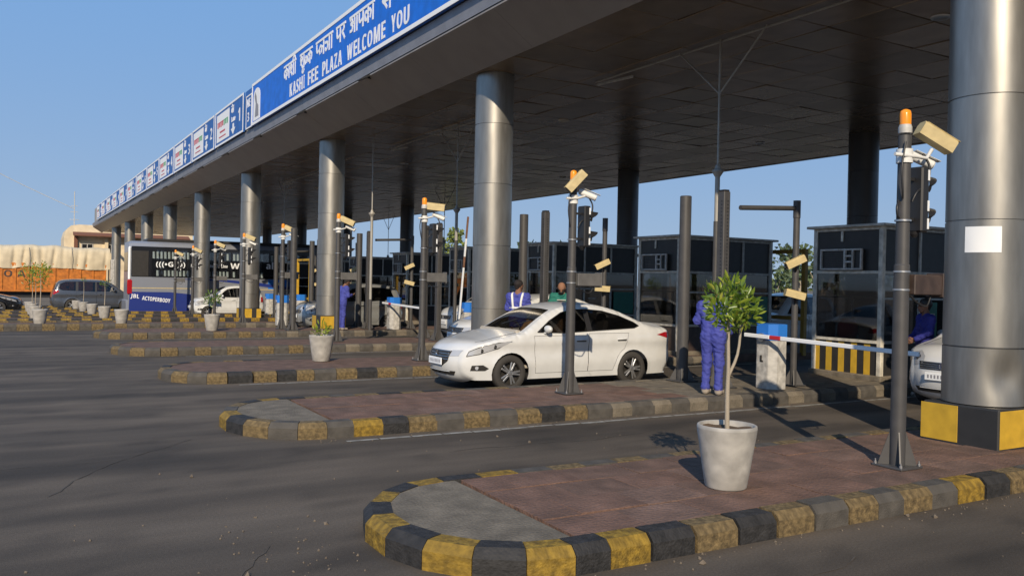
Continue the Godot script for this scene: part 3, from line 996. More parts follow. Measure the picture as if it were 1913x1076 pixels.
func make_car(kind: String, paint: Material, detail := 0.07) -> Node3D:      # returns a thing-less root holding all the parts
	var h := Hull.new()
	var tops := {
		"sedan": [Vector2(.22, .2), Vector2(.07, .28), Vector2(.0, .43), Vector2(.015, .58), Vector2(.1, .7), Vector2(.3, .8), Vector2(.65, .895), Vector2(1.0, .965), Vector2(1.14, 1.0), Vector2(1.48, 1.2), Vector2(1.8, 1.365), Vector2(2.1, 1.445), Vector2(2.45, 1.475), Vector2(2.8, 1.46), Vector2(3.15, 1.39), Vector2(3.5, 1.26), Vector2(3.8, 1.13), Vector2(4.08, 1.065), Vector2(4.3, 1.045), Vector2(4.39, 1.0), Vector2(4.4, .86), Vector2(4.44, .62), Vector2(4.42, .42), Vector2(4.3, .24)],
		"hatch": [Vector2(.2, .2), Vector2(.05, .3), Vector2(0, .46), Vector2(.02, .64), Vector2(.08, .8), Vector2(.25, .92), Vector2(.6, 1.0), Vector2(.88, 1.06), Vector2(1.05, 1.16), Vector2(1.38, 1.43), Vector2(1.6, 1.56), Vector2(2.0, 1.64), Vector2(2.6, 1.64), Vector2(3.15, 1.58), Vector2(3.36, 1.5), Vector2(3.48, 1.2), Vector2(3.56, .95), Vector2(3.6, .6), Vector2(3.56, .4), Vector2(3.46, .25)],
		"mpv": [Vector2(.2, .27), Vector2(.05, .38), Vector2(0, .55), Vector2(.03, .78), Vector2(.14, .92), Vector2(.5, 1.03), Vector2(.95, 1.1), Vector2(1.12, 1.16), Vector2(1.5, 1.45), Vector2(1.85, 1.66), Vector2(2.25, 1.77), Vector2(3.0, 1.8), Vector2(3.8, 1.79), Vector2(4.3, 1.72), Vector2(4.48, 1.55), Vector2(4.6, 1.2), Vector2(4.68, .95), Vector2(4.73, .7), Vector2(4.7, .48), Vector2(4.58, .3)]}
	var dlo := {
		"sedan": [Vector2(1.38, 1.0), Vector2(1.66, 1.19), Vector2(1.95, 1.335), Vector2(2.2, 1.385), Vector2(2.5, 1.395), Vector2(2.85, 1.365), Vector2(3.2, 1.28), Vector2(3.5, 1.165), Vector2(3.62, 1.095), Vector2(3.5, 1.055), Vector2(2.6, 1.015), Vector2(1.9, .985)],
		"hatch": [Vector2(1.22, 1.06), Vector2(1.5, 1.36), Vector2(1.68, 1.48), Vector2(2.1, 1.54), Vector2(2.7, 1.54), Vector2(3.08, 1.5), Vector2(3.2, 1.22), Vector2(3.16, 1.12), Vector2(2.2, 1.05)],
		"mpv": [Vector2(1.42, 1.15), Vector2(1.7, 1.43), Vector2(1.95, 1.6), Vector2(2.3, 1.67), Vector2(3.2, 1.69), Vector2(4.05, 1.66), Vector2(4.3, 1.55), Vector2(4.38, 1.28), Vector2(4.2, 1.2), Vector2(2.6, 1.14)]}
	var spec: Dictionary = {
		"sedan": {"L": 4.44, "hw": 0.865, "belt": 0.96, "tumble": 0.42, "wh": [[0.86, 0.31, 0.352], [3.46, 0.31, 0.352]], "r": 0.31, "bot": 0.2, "ws": [1.16, 1.78, 3.06, 3.7], "door": [1.36, 2.46, 3.36], "pill": [[2.44, 2.55]], "sh": 0.83, "spokes": 5},
		"hatch": {"L": 3.6, "hw": 0.8, "belt": 1.02, "tumble": 0.24, "wh": [[0.66, 0.28, 0.32], [2.98, 0.28, 0.32]], "r": 0.28, "bot": 0.22, "ws": [1.08, 1.6, 3.39, 3.5], "door": [1.14, 2.14, 2.9], "pill": [[2.12, 2.22]], "sh": 0.88, "spokes": 6},
		"mpv": {"L": 4.73, "hw": 0.91, "belt": 1.1, "tumble": 0.26, "wh": [[0.95, 0.36, 0.4], [3.7, 0.36, 0.4]], "r": 0.36, "bot": 0.28, "ws": [1.16, 1.85, 4.47, 4.6], "door": [1.4, 2.5, 3.42], "pill": [[2.48, 2.58], [3.42, 3.55]], "sh": 0.95, "spokes": 5}}[kind]
	h.top = smooth_path(tops[kind], 3)
	h.length = spec.L; h.hw = spec.hw; h.belt = spec.belt; h.tumble = spec.tumble; h.arches = spec.wh; h.shoulder = spec.sh
	if kind != "sedan":
		h.nose = [0.6, 0.2]; h.tail = [0.5, 0.1]
	var root := Node3D.new()
	var W := spec.wh as Array
	var lower := arch_cut(spec.bot, W, h.top[0].x, h.top[-1].x)
	var outline: Array = h.top.duplicate()
	outline.append_array(lower)
	var win: Array = dlo[kind]
	var ds: Array = spec.door
	var belt_gap := 0.05
	var doors := []
	for k in 2:
		var x0: float = ds[k] + 0.0
		var x1: float = ds[k + 1] - 0.012
		var yt := 9.0
		for p in win: if p.x > x0 - 0.3 and p.x < x1 + 0.4: yt = minf(yt, p.y)
		yt -= belt_gap
		var d := [Vector2(x0, spec.bot + 0.1), Vector2(x1, spec.bot + 0.1), Vector2(x1 + (0.0 if k == 0 else 0.0), yt), Vector2(x0 - (0.05 if k == 0 else 0.0), yt)]
		if k == 1:
			var a: Array = W[1]
			d = [Vector2(x0, spec.bot + 0.1), Vector2(a[0] - a[2] - 0.1, spec.bot + 0.1)]
			for i in 6:
				var t := PI - 0.25 - i * 0.17
				d.append(Vector2(a[0] + (a[2] + 0.07) * cos(t), a[1] + (a[2] + 0.07) * sin(t)))
			var xe: float = maxf(d[-1].x + 0.03, x1)
			d.append(Vector2(xe, yt)); d.append(Vector2(x0, yt))
		doors.append(d)
	var rim := []
	for i in h.top.size() - 1:
		var n: Vector2 = (h.top[i + 1] - h.top[i]).orthogonal().normalized()
		var m: Vector2 = (h.top[i] + h.top[i + 1]) * 0.5
		for o in [0.02, 0.05]:
			var q: Vector2 = m + n * o
			if not Geometry2D.is_point_in_polygon(q, PackedVector2Array(outline)): q = m - n * o
			rim.append(q)
	var body := ST()
	for sg in [1.0, -1.0]:
		var f := func(p: Vector2) -> Vector3: return Vector3(p.x, p.y, sg * h.w(p.x, p.y))
		sheet(body, outline, [win, grow(doors[0], 0.006), grow(doors[1], 0.006)], detail, f, sg < 0.0, rim)
	# the skin over the top, from skirt to skirt
	var spot := func(t: float, z: float) -> Vector3:       # t along the silhouette, z from -1 to 1 across
		var i := clampi(int(t), 0, h.top.size() - 2)
		var p: Vector2 = h.top[i].lerp(h.top[i + 1], t - i)
		var d: Vector2 = h.top[mini(i + 2, h.top.size() - 1)] - h.top[maxi(i - 1, 0)]
		if t - i < 0.001: d = h.top[mini(i + 1, h.top.size() - 1)] - h.top[maxi(i - 1, 0)]
		var n := Vector2(-d.y, d.x).normalized()
		var b: float = 0.035
		if p.x < 0.4: b = lerpf(0.13, 0.05, p.x / 0.4)
		elif p.x > h.length - 0.25: b = 0.08
		var q := p + n * b * (1.0 - pow(absf(z), 2.8))
		return Vector3(q.x, q.y, h.w(p.x, p.y) * z)
	var skin := func(i: int, j: int) -> Vector3: return spot.call(float(i), (j - 8) / 8.0)
	var fw := ST()
	var rw := ST()
	group(body)
	var gb := gid
	for i in h.top.size() - 1:
		for j in 16:
			var mid: Vector2 = (h.top[i] + h.top[i + 1]) * 0.5
			var tgt := body
			if j >= 1 and j <= 14:
				if mid.x > spec.ws[0] and mid.x < spec.ws[1]: tgt = fw
				elif mid.x > spec.ws[2] and mid.x < spec.ws[3] and mid.y > h.belt: tgt = rw
			var q := [skin.call(i, j), skin.call(i + 1, j), skin.call(i + 1, j + 1), skin.call(i, j + 1)]
			var d: Vector2 = h.top[i + 1] - h.top[i]
			tgt.set_smooth_group(gb)
			face(tgt, q, Vector3(-d.y, d.x, 0))
	obj("body", body, paint, root)
	obj("windscreen", fw, M.windshield, root)
	for sg in [1.0, -1.0]:
		var bs_ := ST()
		var line := []
		for i in h.top.size():
			if h.top[i].x > 0.3 and h.top[i].x < spec.ws[0] - 0.02 and i < h.top.size() / 2: line.append(spot.call(float(i), sg * 0.84) + Vector3(0, 0.001, 0))
		tube(bs_, line, 0.004, 5, -1.0, false)
		obj("bonnet_seam", bs_, M.black_plastic, root)
		var wp := ST()
		var w0: Vector3 = spot.call(float(front_of(h.top, spec.ws[0])), 0.1 + sg * 0.3) + Vector3(0, 0.015, 0)
		tube(wp, [w0, w0 + Vector3(0.16, 0.1, 0.3)], 0.008, 5)
		obj("wiper", wp, M.black_plastic, root)
	obj("rear_window", rw, M.car_glass, root)
	for k in 2:
		for sg in [1.0, -1.0]:
			var st := ST()
			sheet(st, doors[k], [], detail, func(p: Vector2) -> Vector3: return Vector3(p.x, p.y, sg * h.w(p.x, p.y)), sg < 0.0)
			var door := obj("door", st, paint, root)
			var hd := ST()
			var hx: float = ds[k + 1] - 0.17
			var hy: float = h.shoulder + 0.03
			var zz: float = sg * (h.w(hx, hy) + 0.012)
			tube(hd, [Vector3(hx - 0.1, hy, zz - sg * 0.012), Vector3(hx - 0.08, hy, zz + sg * 0.012), Vector3(hx + 0.08, hy, zz + sg * 0.012), Vector3(hx + 0.1, hy, zz - sg * 0.012)], 0.014, 8)
			obj("handle", hd, paint, door)
			var rc := ST()
			box(rc, X(Vector3(hx, hy - 0.022, zz - sg * 0.011)), Vector3(0.2, 0.03, 0.008), 0.002)
			obj("handle_recess", rc, M.panel_dark, door)
	for sg in [1.0, -1.0]:
		var st := ST()
		sheet(st, win, [], 0.16, func(p: Vector2) -> Vector3: return Vector3(p.x, p.y, sg * (h.w(p.x, p.y) - 0.014)), sg < 0.0)
		obj("side_window", st, M.car_glass, root)
		var trim := ST()
		var tp := []
		for p in dense(win, 0.12): tp.append(Vector3(p.x, p.y, sg * (h.w(p.x, p.y) + 0.001)))
		tp.append(tp[0])
		tube(trim, tp, 0.009, 6, -1.0, false)
		obj("window_trim", trim, M.black_plastic, root)
		for q in spec.pill:
			var ps := ST()
			var pl := Geometry2D.intersect_polygons(PackedVector2Array(win), PackedVector2Array([Vector2(q[0], 0), Vector2(q[1], 0), Vector2(q[1] - 0.02, 3), Vector2(q[0] - 0.02, 3)]))
			if pl.size():
				sheet(ps, Array(pl[0]), [], 0.12, func(p: Vector2) -> Vector3: return Vector3(p.x, p.y, sg * (h.w(p.x, p.y) - 0.006)), sg < 0.0)
				obj("pillar", ps, M.black_plastic, root)
		var mr := ST()
		var mx: float = win[0].x + 0.16
		var my: float = win[0].y + 0.06
		var mz := h.w(mx, my)
		lathe(mr, Transform3D(Basis.from_euler(Vector3(0, 0, 0)).scaled(Vector3(0.06, 0.068, 0.11)), Vector3(mx, my, sg * (mz + 0.12))), [Vector2(0, -1), Vector2(.5, -.86), Vector2(.87, -.5), Vector2(1, 0), Vector2(.87, .5), Vector2(.5, .86), Vector2(0, 1)], 14, true)
		box(mr, X(Vector3(mx - 0.01, my - 0.07, sg * (mz + 0.02))), Vector3(0.06, 0.03, 0.12), 0.01)
		obj("mirror", mr, paint, root)
		# lamps follow the corner of the body
		var hl := [Vector2(.1, .6), Vector2(.3, .64), Vector2(.62, .74), Vector2(.86, .855), Vector2(.6, .83), Vector2(.3, .755), Vector2(.14, .68)]
		if kind == "hatch": hl = [Vector2(.06, .62), Vector2(.2, .6), Vector2(.42, .7), Vector2(.56, .88), Vector2(.4, .9), Vector2(.16, .84), Vector2(.07, .76)]
		if kind == "mpv": hl = [Vector2(.06, .76), Vector2(.3, .8), Vector2(.62, .9), Vector2(.5, .97), Vector2(.2, .92), Vector2(.09, .86)]
		var hs := ST()
		sheet(hs, hl, [], 0.05, func(p: Vector2) -> Vector3: return Vector3(p.x, p.y, sg * (h.w(p.x, p.y) + 0.004)) , sg < 0.0)
		var lamp := obj("headlight", hs, M.lamp_inside, root)
		for e in 2:
			var eye := ST()
			var c: Vector2 = hl[0].lerp(hl[hl.size() / 2], 0.3 + 0.28 * e) + Vector2(0, 0.02)
			tube(eye, [Vector3(c.x + 0.02, c.y, sg * (h.w(c.x, c.y) - 0.01)), Vector3(c.x, c.y, sg * (h.w(c.x, c.y) + 0.007))], 0.035, 12)
			obj("projector", eye, M.panel_dark, lamp)
		var edge := ST()
		var ep := []
		for p in hl: ep.append(Vector3(p.x, p.y, sg * (h.w(p.x, p.y) + 0.004)))
		ep.append(ep[0])
		tube(edge, ep, 0.007, 6, -1.0, false)
		obj("lamp_rim", edge, M.panel_dark, lamp)
		var fl := [Vector2(.16, .36), Vector2(.4, .36), Vector2(.46, .4), Vector2(.36, .46), Vector2(.18, .45)]
		var fs := ST()
		sheet(fs, fl, [], 0.06, func(p: Vector2) -> Vector3: return Vector3(p.x, p.y, sg * (h.w(p.x, p.y) + 0.004)), sg < 0.0)
		var fog := obj("fog_lamp", fs, M.panel_dark, root)
		var fe := ST()
		tube(fe, [Vector3(.27, .41, sg * h.w(.27, .41)), Vector3(.25, .41, sg * (h.w(.27, .41) + 0.02))], 0.03, 12)
		obj("bulb", fe, M.lamp_inside, fog)
		var Lg: float = h.length
		var tl := [Vector2(Lg - .42, .93), Vector2(Lg - .12, .86), Vector2(Lg - .05, .88), Vector2(Lg - .06, .97), Vector2(Lg - .2, .975)]
		if kind == "mpv": tl = [Vector2(Lg - .38, 1.12), Vector2(Lg - .1, .95), Vector2(Lg - .07, 1.02), Vector2(Lg - .13, 1.2), Vector2(Lg - .3, 1.2)]
		if kind == "hatch": tl = [Vector2(Lg - .2, .8), Vector2(Lg - .06, .8), Vector2(Lg - .1, 1.08), Vector2(Lg - .2, 1.08)]
		var ts := ST()
		sheet(ts, tl, [], 0.06, func(p: Vector2) -> Vector3: return Vector3(p.x, p.y, sg * (h.w(p.x, p.y) + 0.005)), sg < 0.0)
		obj("tail_light", ts, M.tail_red, root)
		for a in W: wheel(root, Vector3(a[0], spec.r, sg * (h.w(a[0], a[1] + a[2]) - 0.12)), spec.r, 0.2, -sg, spec.spokes)
	# front end: grille, lower intake and plate on the bulging nose
	var front_end := 0
	while h.top[front_end].x < 0.28 or front_end < 4: front_end += 1
	var nose_f := func(y: float, f: float) -> Vector3:      # the point of the nose at height y, f of the way across
		var lo := 0.0
		var hi := float(front_end)
		for it in 16:
			var m := (lo + hi) * 0.5
			if spot.call(m, f).y < y: lo = m
			else: hi = m
		return spot.call(lo, f)
	var nose_x := func(y: float, z: float) -> float:
		var e: float = nose_f.call(y, 1.0).z
		return nose_f.call(y, clampf(z / e, -1, 1)).x - 0.007
	var fl_: Array = {"sedan": [[.62, .585], [.99, .6], [.99, .7], [.7, .69], [.6, .64]], "hatch": [[.6, .72], [.98, .66], [.99, .86], [.72, .9], [.58, .82]], "mpv": [[.62, .78], [.98, .76], [.99, .92], [.64, .9]]}[kind]
	for sg in [1.0, -1.0]:
		var poly := []
		for q in fl_: poly.append(Vector2(q[0], q[1]))
		var st := ST()
		sheet(st, poly, [], 0.06, func(p: Vector2) -> Vector3: return nose_f.call(p.y, p.x * sg) + Vector3(-0.006, 0.002, 0), sg > 0.0)
		var lamp := obj("headlight", st, M.lamp_inside, root)
		var eye := ST()
		if kind == "sedan": continue
		var ce: Vector3 = nose_f.call((fl_[0][1] + fl_[2][1]) * 0.5, 0.8 * sg)
		tube(eye, [ce + Vector3(0.02, 0, 0), ce + Vector3(-0.012, 0, sg * 0.004)], 0.045, 14)
		obj("projector", eye, M.panel_dark, lamp)
	var gr := {"sedan": [[-.4, .68], [.4, .68], [.36, .5], [.22, .42], [-.22, .42], [-.36, .5]], "hatch": [[-.42, .74], [.42, .74], [.38, .62], [-.38, .62]], "mpv": [[-.5, .9], [.5, .9], [.42, .62], [-.42, .62]]}
	var parts := [["grille", gr[kind], M.panel_dark], ["lower_intake", [[-.5, .34], [.5, .34], [.44, .27], [-.44, .27]], M.panel_dark]]
	for g in parts:
		var poly := []
		for q in g[1]: poly.append(Vector2(q[0], q[1]))
		var st := ST()
		sheet(st, poly, [], 0.07, func(p: Vector2) -> Vector3: return Vector3(nose_x.call(p.y, p.x), p.y, p.x), false)
		var grl := obj(g[0], st, g[2], root)
		var bars := ST()
		for k in (4 if g[0] == "grille" else 1):
			var y: float = lerpf(g[1][0][1], g[1][-1][1], (k + 0.25) / (4.0 if g[0] == "grille" else 1.6))
			var line := []
			for i in 9:
				var z := lerpf(-0.38, 0.38, i / 8.0)
				line.append(Vector3(nose_x.call(y, z) - 0.004, y, z))
			tube(bars, line, 0.007, 6)
		obj("bar", bars, M.chrome if g[0] == "grille" else paint, grl)
	var py := 0.49 if kind == "sedan" else 0.52
	var pst := bx(Vector3(nose_x.call(py, 0.0) - 0.025, py - 0.06, -0.25), Vector3(nose_x.call(py, 0.0) - 0.005, py + 0.06, 0.25), 0.006)
	var plate := obj("number_plate", pst, M.white_paint, root)
	var pm := ST()
	for k in 8: box(pm, X(Vector3(nose_x.call(py, 0.0) - 0.0255, py, -0.19 + k * 0.054)), Vector3(0.002, 0.055, 0.028))
	obj("plate_print", pm, M.grey_text, plate)
	var bs := ST()
	var by: float = 0.62 if kind == "sedan" else 0.68
	lathe(bs, X(Vector3(nose_x.call(by, 0.0) - 0.004, by, 0), Vector3(0, 0, PI / 2)), [Vector2(0.045, 0), Vector2(0.05, 0.012), Vector2(0.04, 0.012), Vector2(0.035, 0.004), Vector2(0, 0.004)], 18)
	obj("badge", bs, M.chrome, root)
	# inside and underneath
	var Lh: float = h.length
	var hwid: float = h.hw - 0.16
	var un := ST()
	abx(un, Vector3(0.28, spec.bot - 0.02, -hwid + 0.1), Vector3(Lh - 0.2, 0.41, hwid - 0.1))
	obj("underbody", un, M.black_plastic, root)
	var ins := ST()
	abx(ins, Vector3(1.1, 0.38, -hwid - 0.04), Vector3(Lh - 0.75, 0.43, hwid + 0.04))
	box(ins, X(Vector3(win[0].x - 0.12, win[0].y - 0.08, 0), Vector3(0, 0, -0.2)), Vector3(0.45, 0.16, hwid * 2 - 0.05), 0.03)
	obj("dashboard", ins, M.interior, root)
	for r in (2 if kind != "mpv" else 3):
		for sg in [1.0, -1.0]:
			var sx := 2.05 + 0.85 * r if kind != "hatch" else 1.8 + 0.8 * r
			var se := ST()
			box(se, X(Vector3(sx - 0.25, 0.52, sg * 0.36)), Vector3(0.5, 0.16, 0.5), 0.05)
			box(se, X(Vector3(sx + 0.1, 0.88, sg * 0.36), Vector3(0, 0, -0.25)), Vector3(0.12, 0.62, 0.48), 0.05)
			box(se, X(Vector3(sx + 0.18, 1.23 if kind == "sedan" else 1.36, sg * 0.36), Vector3(0, 0, -0.15)), Vector3(0.09, 0.15, 0.26), 0.04)
			obj("seat", se, M.seat, root)
	var wheel_st := ST()
	var ring := []
	var wc := Vector3(win[0].x + 0.2, win[0].y - 0.03, -0.36)
	for i in 19:
		var a := TAU * i / 18.0
		ring.append(wc + Vector3(sin(a) * 0.06, cos(a) * 0.17, sin(a) * 0.17))
	tube(wheel_st, ring, 0.014, 6, -1.0, false)
	obj("steering_wheel", wheel_st, M.black_plastic, root)
	return root

func car(kind: String, paint: String, called: String, label: String, category: String, at: Vector3, turn: float, sc := 1.0, detail := 0.07) -> Node3D:
	var key := "car_" + kind
	if not cache.has(key): cache[key] = make_car(kind, M[paint], detail)
	var r: Node3D = cache[key].duplicate()
	r.name = numbered(called)
	add_child(r)
	r.position = at
	r.rotation.y = turn
	r.scale = Vector3.ONE * sc
	meta(r, label, category)
	for c in r.get_children():
		if c is MeshInstance3D and str(c.name).rstrip("0123456789_") in ["body", "door", "mirror"]:
			c.material_override = M[paint]
			for d in c.get_children():
				if str(d.name).begins_with("handle") and not str(d.name).begins_with("handle_recess"): d.material_override = M[paint]
	return r

func build_bus(at: Vector3) -> void:     # tail at local x 0, runs towards +x; near side is +z
	var o := thing("coach", "long silver and blue coach with dark curtained windows in the far lanes", "bus", at)
	o.scale = Vector3(1.05, 1.12, 1.05)
	var len := 11.8
	var hgt := 3.62
	var w := 1.27
	var shape := PackedVector2Array()
	for q in [[-w, .16], [-w + .03, .1], [w - .03, .1], [w, .16], [w, 2.7], [w - .05, 3.3], [w - .16, 3.52], [w - .34, hgt], [-w + .34, hgt], [-w + .16, 3.52], [-w + .05, 3.3], [-w, 2.7]]: shape.append(Vector2(q[0], q[1]))
	var st := ST()
	var t := Transform3D(Basis(Vector3.BACK, Vector3.UP, Vector3.LEFT), Vector3.ZERO)
	prism(st, t, shape, -len, -0.12)
	var back := PackedVector2Array()
	for p in shape: back.append(Vector2(p.x * 0.95, lerpf(p.y, 1.9, 0.03)))
	prism(st, t, back, -0.13, 0.0)
	obj("body", st, M.bus_silver, o)
	obj("window_band", bx(Vector3(0.12, 1.86, w - 0.02), Vector3(len - 0.05, 3.36, w + 0.012), 0.01), M.window_dark, o)
	var z := w + 0.013
	for i in 5:
		var x0 := 1.2 + 2.06 * i
		for rowy in [[2.78, 3.12], [1.92, 2.2]]:
			for k in 10:
				var c := ST()
				tube(c, [Vector3(x0 + 0.19 * k, rowy[0], z), Vector3(x0 + 0.19 * k, rowy[1], z)], 0.07, 6)
				if rng.randf() < 0.82: obj("curtain", c, M.curtain, o)
		obj("pane", bx(Vector3(x0 - 0.12, 1.88, z + 0.08), Vector3(x0 + 1.86, 3.18, z + 0.088)), M.bus_glass, o)
	obj("rear_side_window", bx(Vector3(0.14, 1.88, w), Vector3(0.95, 3.14, w + 0.03), 0.02), M.panel_dark, o)
	obj("stripe", bx(Vector3(0.1, 1.29, w), Vector3(len, 1.33, w + 0.008)), M.cream, o)
	var sw := ST()
	prism(sw, X(Vector3.ZERO), PackedVector2Array([Vector2(0.02, .16), Vector2(0.06, 1.12), Vector2(2.0, 1.12), Vector2(3.9, .95), Vector2(5.2, .6), Vector2(5.9, .16)]), w, w + 0.008)
	obj("blue_swoosh", sw, M.bus_blue, o)
	var sw2 := ST()
	prism(sw2, X(Vector3.ZERO), PackedVector2Array([Vector2(2.0, 1.78), Vector2(4.4, 1.72), Vector2(6.6, 1.5), Vector2(8.6, 1.26), Vector2(8.6, 1.42), Vector2(6.6, 1.68), Vector2(4.4, 1.82)]), w, w + 0.007)
	obj("blue_streak", sw2, M.bus_blue, o)
	obj("sky_panel", bx(Vector3(7.2, 1.3, w), Vector3(len, 1.84, w + 0.006)), M.bus_sky, o)
	obj("tail_light", bx(Vector3(-0.06, 1.0, w - 0.22), Vector3(0.2, 1.72, w + 0.012), 0.04), M.tail_red, o)
	obj("rear_corner", bx(Vector3(-0.03, 1.7, w - 0.16), Vector3(0.11, 3.34, w + 0.014), 0.05), M.white_paint, o)
	obj("rear_window", bx(Vector3(-0.02, 2.1, -0.95), Vector3(0.04, 3.1, 0.95), 0.02), M.window_dark, o)
	obj("bumper", bx(Vector3(-0.1, .14, -1.15), Vector3(0.1, .7, 1.15), 0.04), M.bus_silver, o)
	obj("roof_rack", bx(Vector3(0.9, hgt, -0.9), Vector3(len - 1.0, hgt + 0.16, 0.9), 0.05), M.panel_dark, o)
	write_fit(o, "(((•G•)))", 0.24, 1.3, 2.75, 2.36, z + 0.1)
	write_fit(o, "N.C Your Ticket On Line", 0.15, 3.05, 4.95, 2.4, z + 0.1)
	write_fit(o, "WW.", 0.28, 5.1, 6.2, 2.36, z + 0.1)
	write_fit(o, "alp", 0.34, 7.05, 7.75, 2.34, z + 0.1)
	write_fit(o, "ra", 0.27, 8.7, 9.2, 2.36, z + 0.1)
	for q in [["JBL", 0.1, 0.52, 0.79], ["ACTOPERBODY", 0.66, 2.05, 0.66]]:
		write_fit(o, q[0], 0.19, q[1], q[2], q[3], w + 0.012)
		o.get_child(-1).basis = Basis.from_euler(Vector3(0, 0, -0.1)) * o.get_child(-1).basis
	for x in [2.9, 8.9]:
		for s in [1.0, -1.0]: wheel(o, Vector3(x, 0.48, s * (w - 0.16)), 0.48, 0.28, -s, 6)
	# the boot of the wheel housings
	for x in [2.9, 8.9]:
		obj("wheel_arch", bx(Vector3(x - 0.62, .34, w - 0.3), Vector3(x + 0.62, 1.02, w + 0.004), 0.2), M.black_plastic, o)

func build_truck(at: Vector3) -> void:       # tail at local x 0, body runs towards -x; near side +z
	var o := thing("goods_truck", "long orange goods truck under a cream tarpaulin beside the dark grey people carrier", "truck", at)
	var len := 9.5
	var y0 := 1.15
	obj("side_wall", bx(Vector3(-len, y0, -1.2), Vector3(0, 2.95, 1.2), 0.02), M.truck_orange, o)
	var n := 13
	for i in n + 1:
		var x := -len * i / n
		obj("rib", bx(Vector3(x - 0.04, y0, 1.2), Vector3(x + 0.04, 2.92, 1.25), 0.01), M.truck_orange, o)
	obj("rail", bx(Vector3(-len, y0 - 0.02, 1.2), Vector3(0, y0 + 0.1, 1.26), 0.01), M.truck_orange, o)
	obj("rear_post", bx(Vector3(0.28, 0.5, 0.95), Vector3(0.52, 3.3, 1.36), 0.03), M.off_white, o)
	write(o, "G", 0.42, 1.2, Vector3(-6.3, 2.25, 1.206), Basis.IDENTITY, M.panel_brown)
	write(o, "O", 0.42, 1.2, Vector3(-5.52, 2.25, 1.206), Basis.IDENTITY, M.panel_brown)
	write(o, "A", 0.42, 1.2, Vector3(-4.8, 2.25, 1.206), Basis.IDENTITY, M.panel_brown)
	var st := ST()
	group(st)
	var nz := FastNoiseLite.new()
	nz.seed = 12
	nz.frequency = 0.55
	var creases := []
	for i in 15: creases.append([-len * (i + rng.randf() * 0.9) / 15.0, rng.randf_range(0.03, 0.16), rng.randf_range(-0.06, 0.06)])
	var P := func(i: int, j: int) -> Vector3:        # i along the truck, j from the lower near edge over the ridge to the far edge
		var x := -len - 0.1 + (len + 0.35) * i / 150.0
		var q: Array = [[1.29, 2.62], [1.3, 2.9], [1.29, 3.3], [1.26, 3.7], [1.1, 3.92], [0.5, 4.05], [-0.5, 4.05], [-1.1, 3.9], [-1.29, 3.3], [-1.3, 2.6]][j]
		var f := nz.get_noise_2d(x * 0.9, j * 0.25)
		var fold := 0.12 * f + 0.03 * nz.get_noise_2d(x * 5.0, j * 1.3)
		for cs in creases: fold -= cs[1] * exp(-pow((x - cs[0] - cs[2] * j) / 0.11, 2.0)) * ([1.0, 1.0, 1.0, 0.7, 0.3][j] if j < 5 else 0.12)
		return Vector3(x, q[1] + 0.14 * nz.get_noise_2d(x * 0.8, 40.0) + (0.05 * sin(x * 2.6) if j == 0 else 0.0), q[0] + fold * signf(q[0]) * (0.5 if j == 0 else 1.0))
	for i in 150:
		for j in 9: face(st, [P.call(i, j), P.call(i + 1, j), P.call(i + 1, j + 1), P.call(i, j + 1)], Vector3(0, 1.0 if j in [4, 5, 6] else 0.2, 1.0 if j < 5 else -1.0))
	obj("tarpaulin", st, M.tarp, o)
	for i in 4:
		var x: float = [-2.0, -4.4, -7.1, -9.2][i]
		var rp := ST()
		tube(rp, [Vector3(x, 2.55, 1.34), Vector3(x + 0.02, 3.3, 1.4), Vector3(x, 3.85, 1.33), Vector3(x, 4.06, 0.9)], 0.015, 6)
		obj("rope", rp, M.bark, o)
	obj("chassis", bx(Vector3(-len, 0.75, -0.9), Vector3(0.1, 1.14, 0.9)), M.black_plastic, o)
	for x in [-1.3, -2.5, -8.0]:
		for s in [1.0, -1.0]: wheel(o, Vector3(x, 0.5, s * 1.02), 0.5, 0.3, -s, 6)

func front_of(top: Array, x: float) -> int:
	for i in top.size(): if top[i].x >= x and i > 4: return i
	return 0

# ------------------------------------------------------------------ lane furniture
func cctv(parent: Node, called: String, at: Vector3, aim: Vector3, m: Material, s := 1.0, hood := true) -> void:   # housing pointing along aim
	var o := Node3D.new()
	o.name = called
	parent.add_child(o, true)
	o.position = at
	o.basis = Basis.looking_at(aim.normalized(), Vector3.UP).scaled(Vector3.ONE * s)
	var st := ST()
	if hood:
		var p := PackedVector2Array([Vector2(-.062, -.06), Vector2(.062, -.06), Vector2(.068, .035), Vector2(.045, .062), Vector2(-.045, .062), Vector2(-.068, .035)])
		prism(st, X(Vector3.ZERO), p, -0.17, 0.17)
	else:
		lathe(st, X(Vector3(0, 0, 0.16), Vector3(-PI / 2, 0, 0)), [Vector2(0, 0), Vector2(0.035, 0), Vector2(0.045, 0.02), Vector2(0.045, 0.26), Vector2(0.04, 0.27), Vector2(0.034, 0.25), Vector2(0, 0.25)], 16)
	obj("housing", st, m, o)
	var sh := ST()
	box(sh, X(Vector3(0, 0.066 if hood else 0.06, -0.02)), Vector3(0.1 if hood else 0.09, 0.006, 0.34 if hood else 0.26), 0.003)
	obj("sunshield", sh, m, o)
	var ln := ST()
	lathe(ln, X(Vector3(0, -0.002, -0.172 if hood else -0.1), Vector3(-PI / 2, 0, 0)), [Vector2(0.045, 0.0), Vector2(0.045, 0.004), Vector2(0.02, 0.004), Vector2(0, -0.004)], 16)
	obj("lens", ln, M.black_plastic, o)

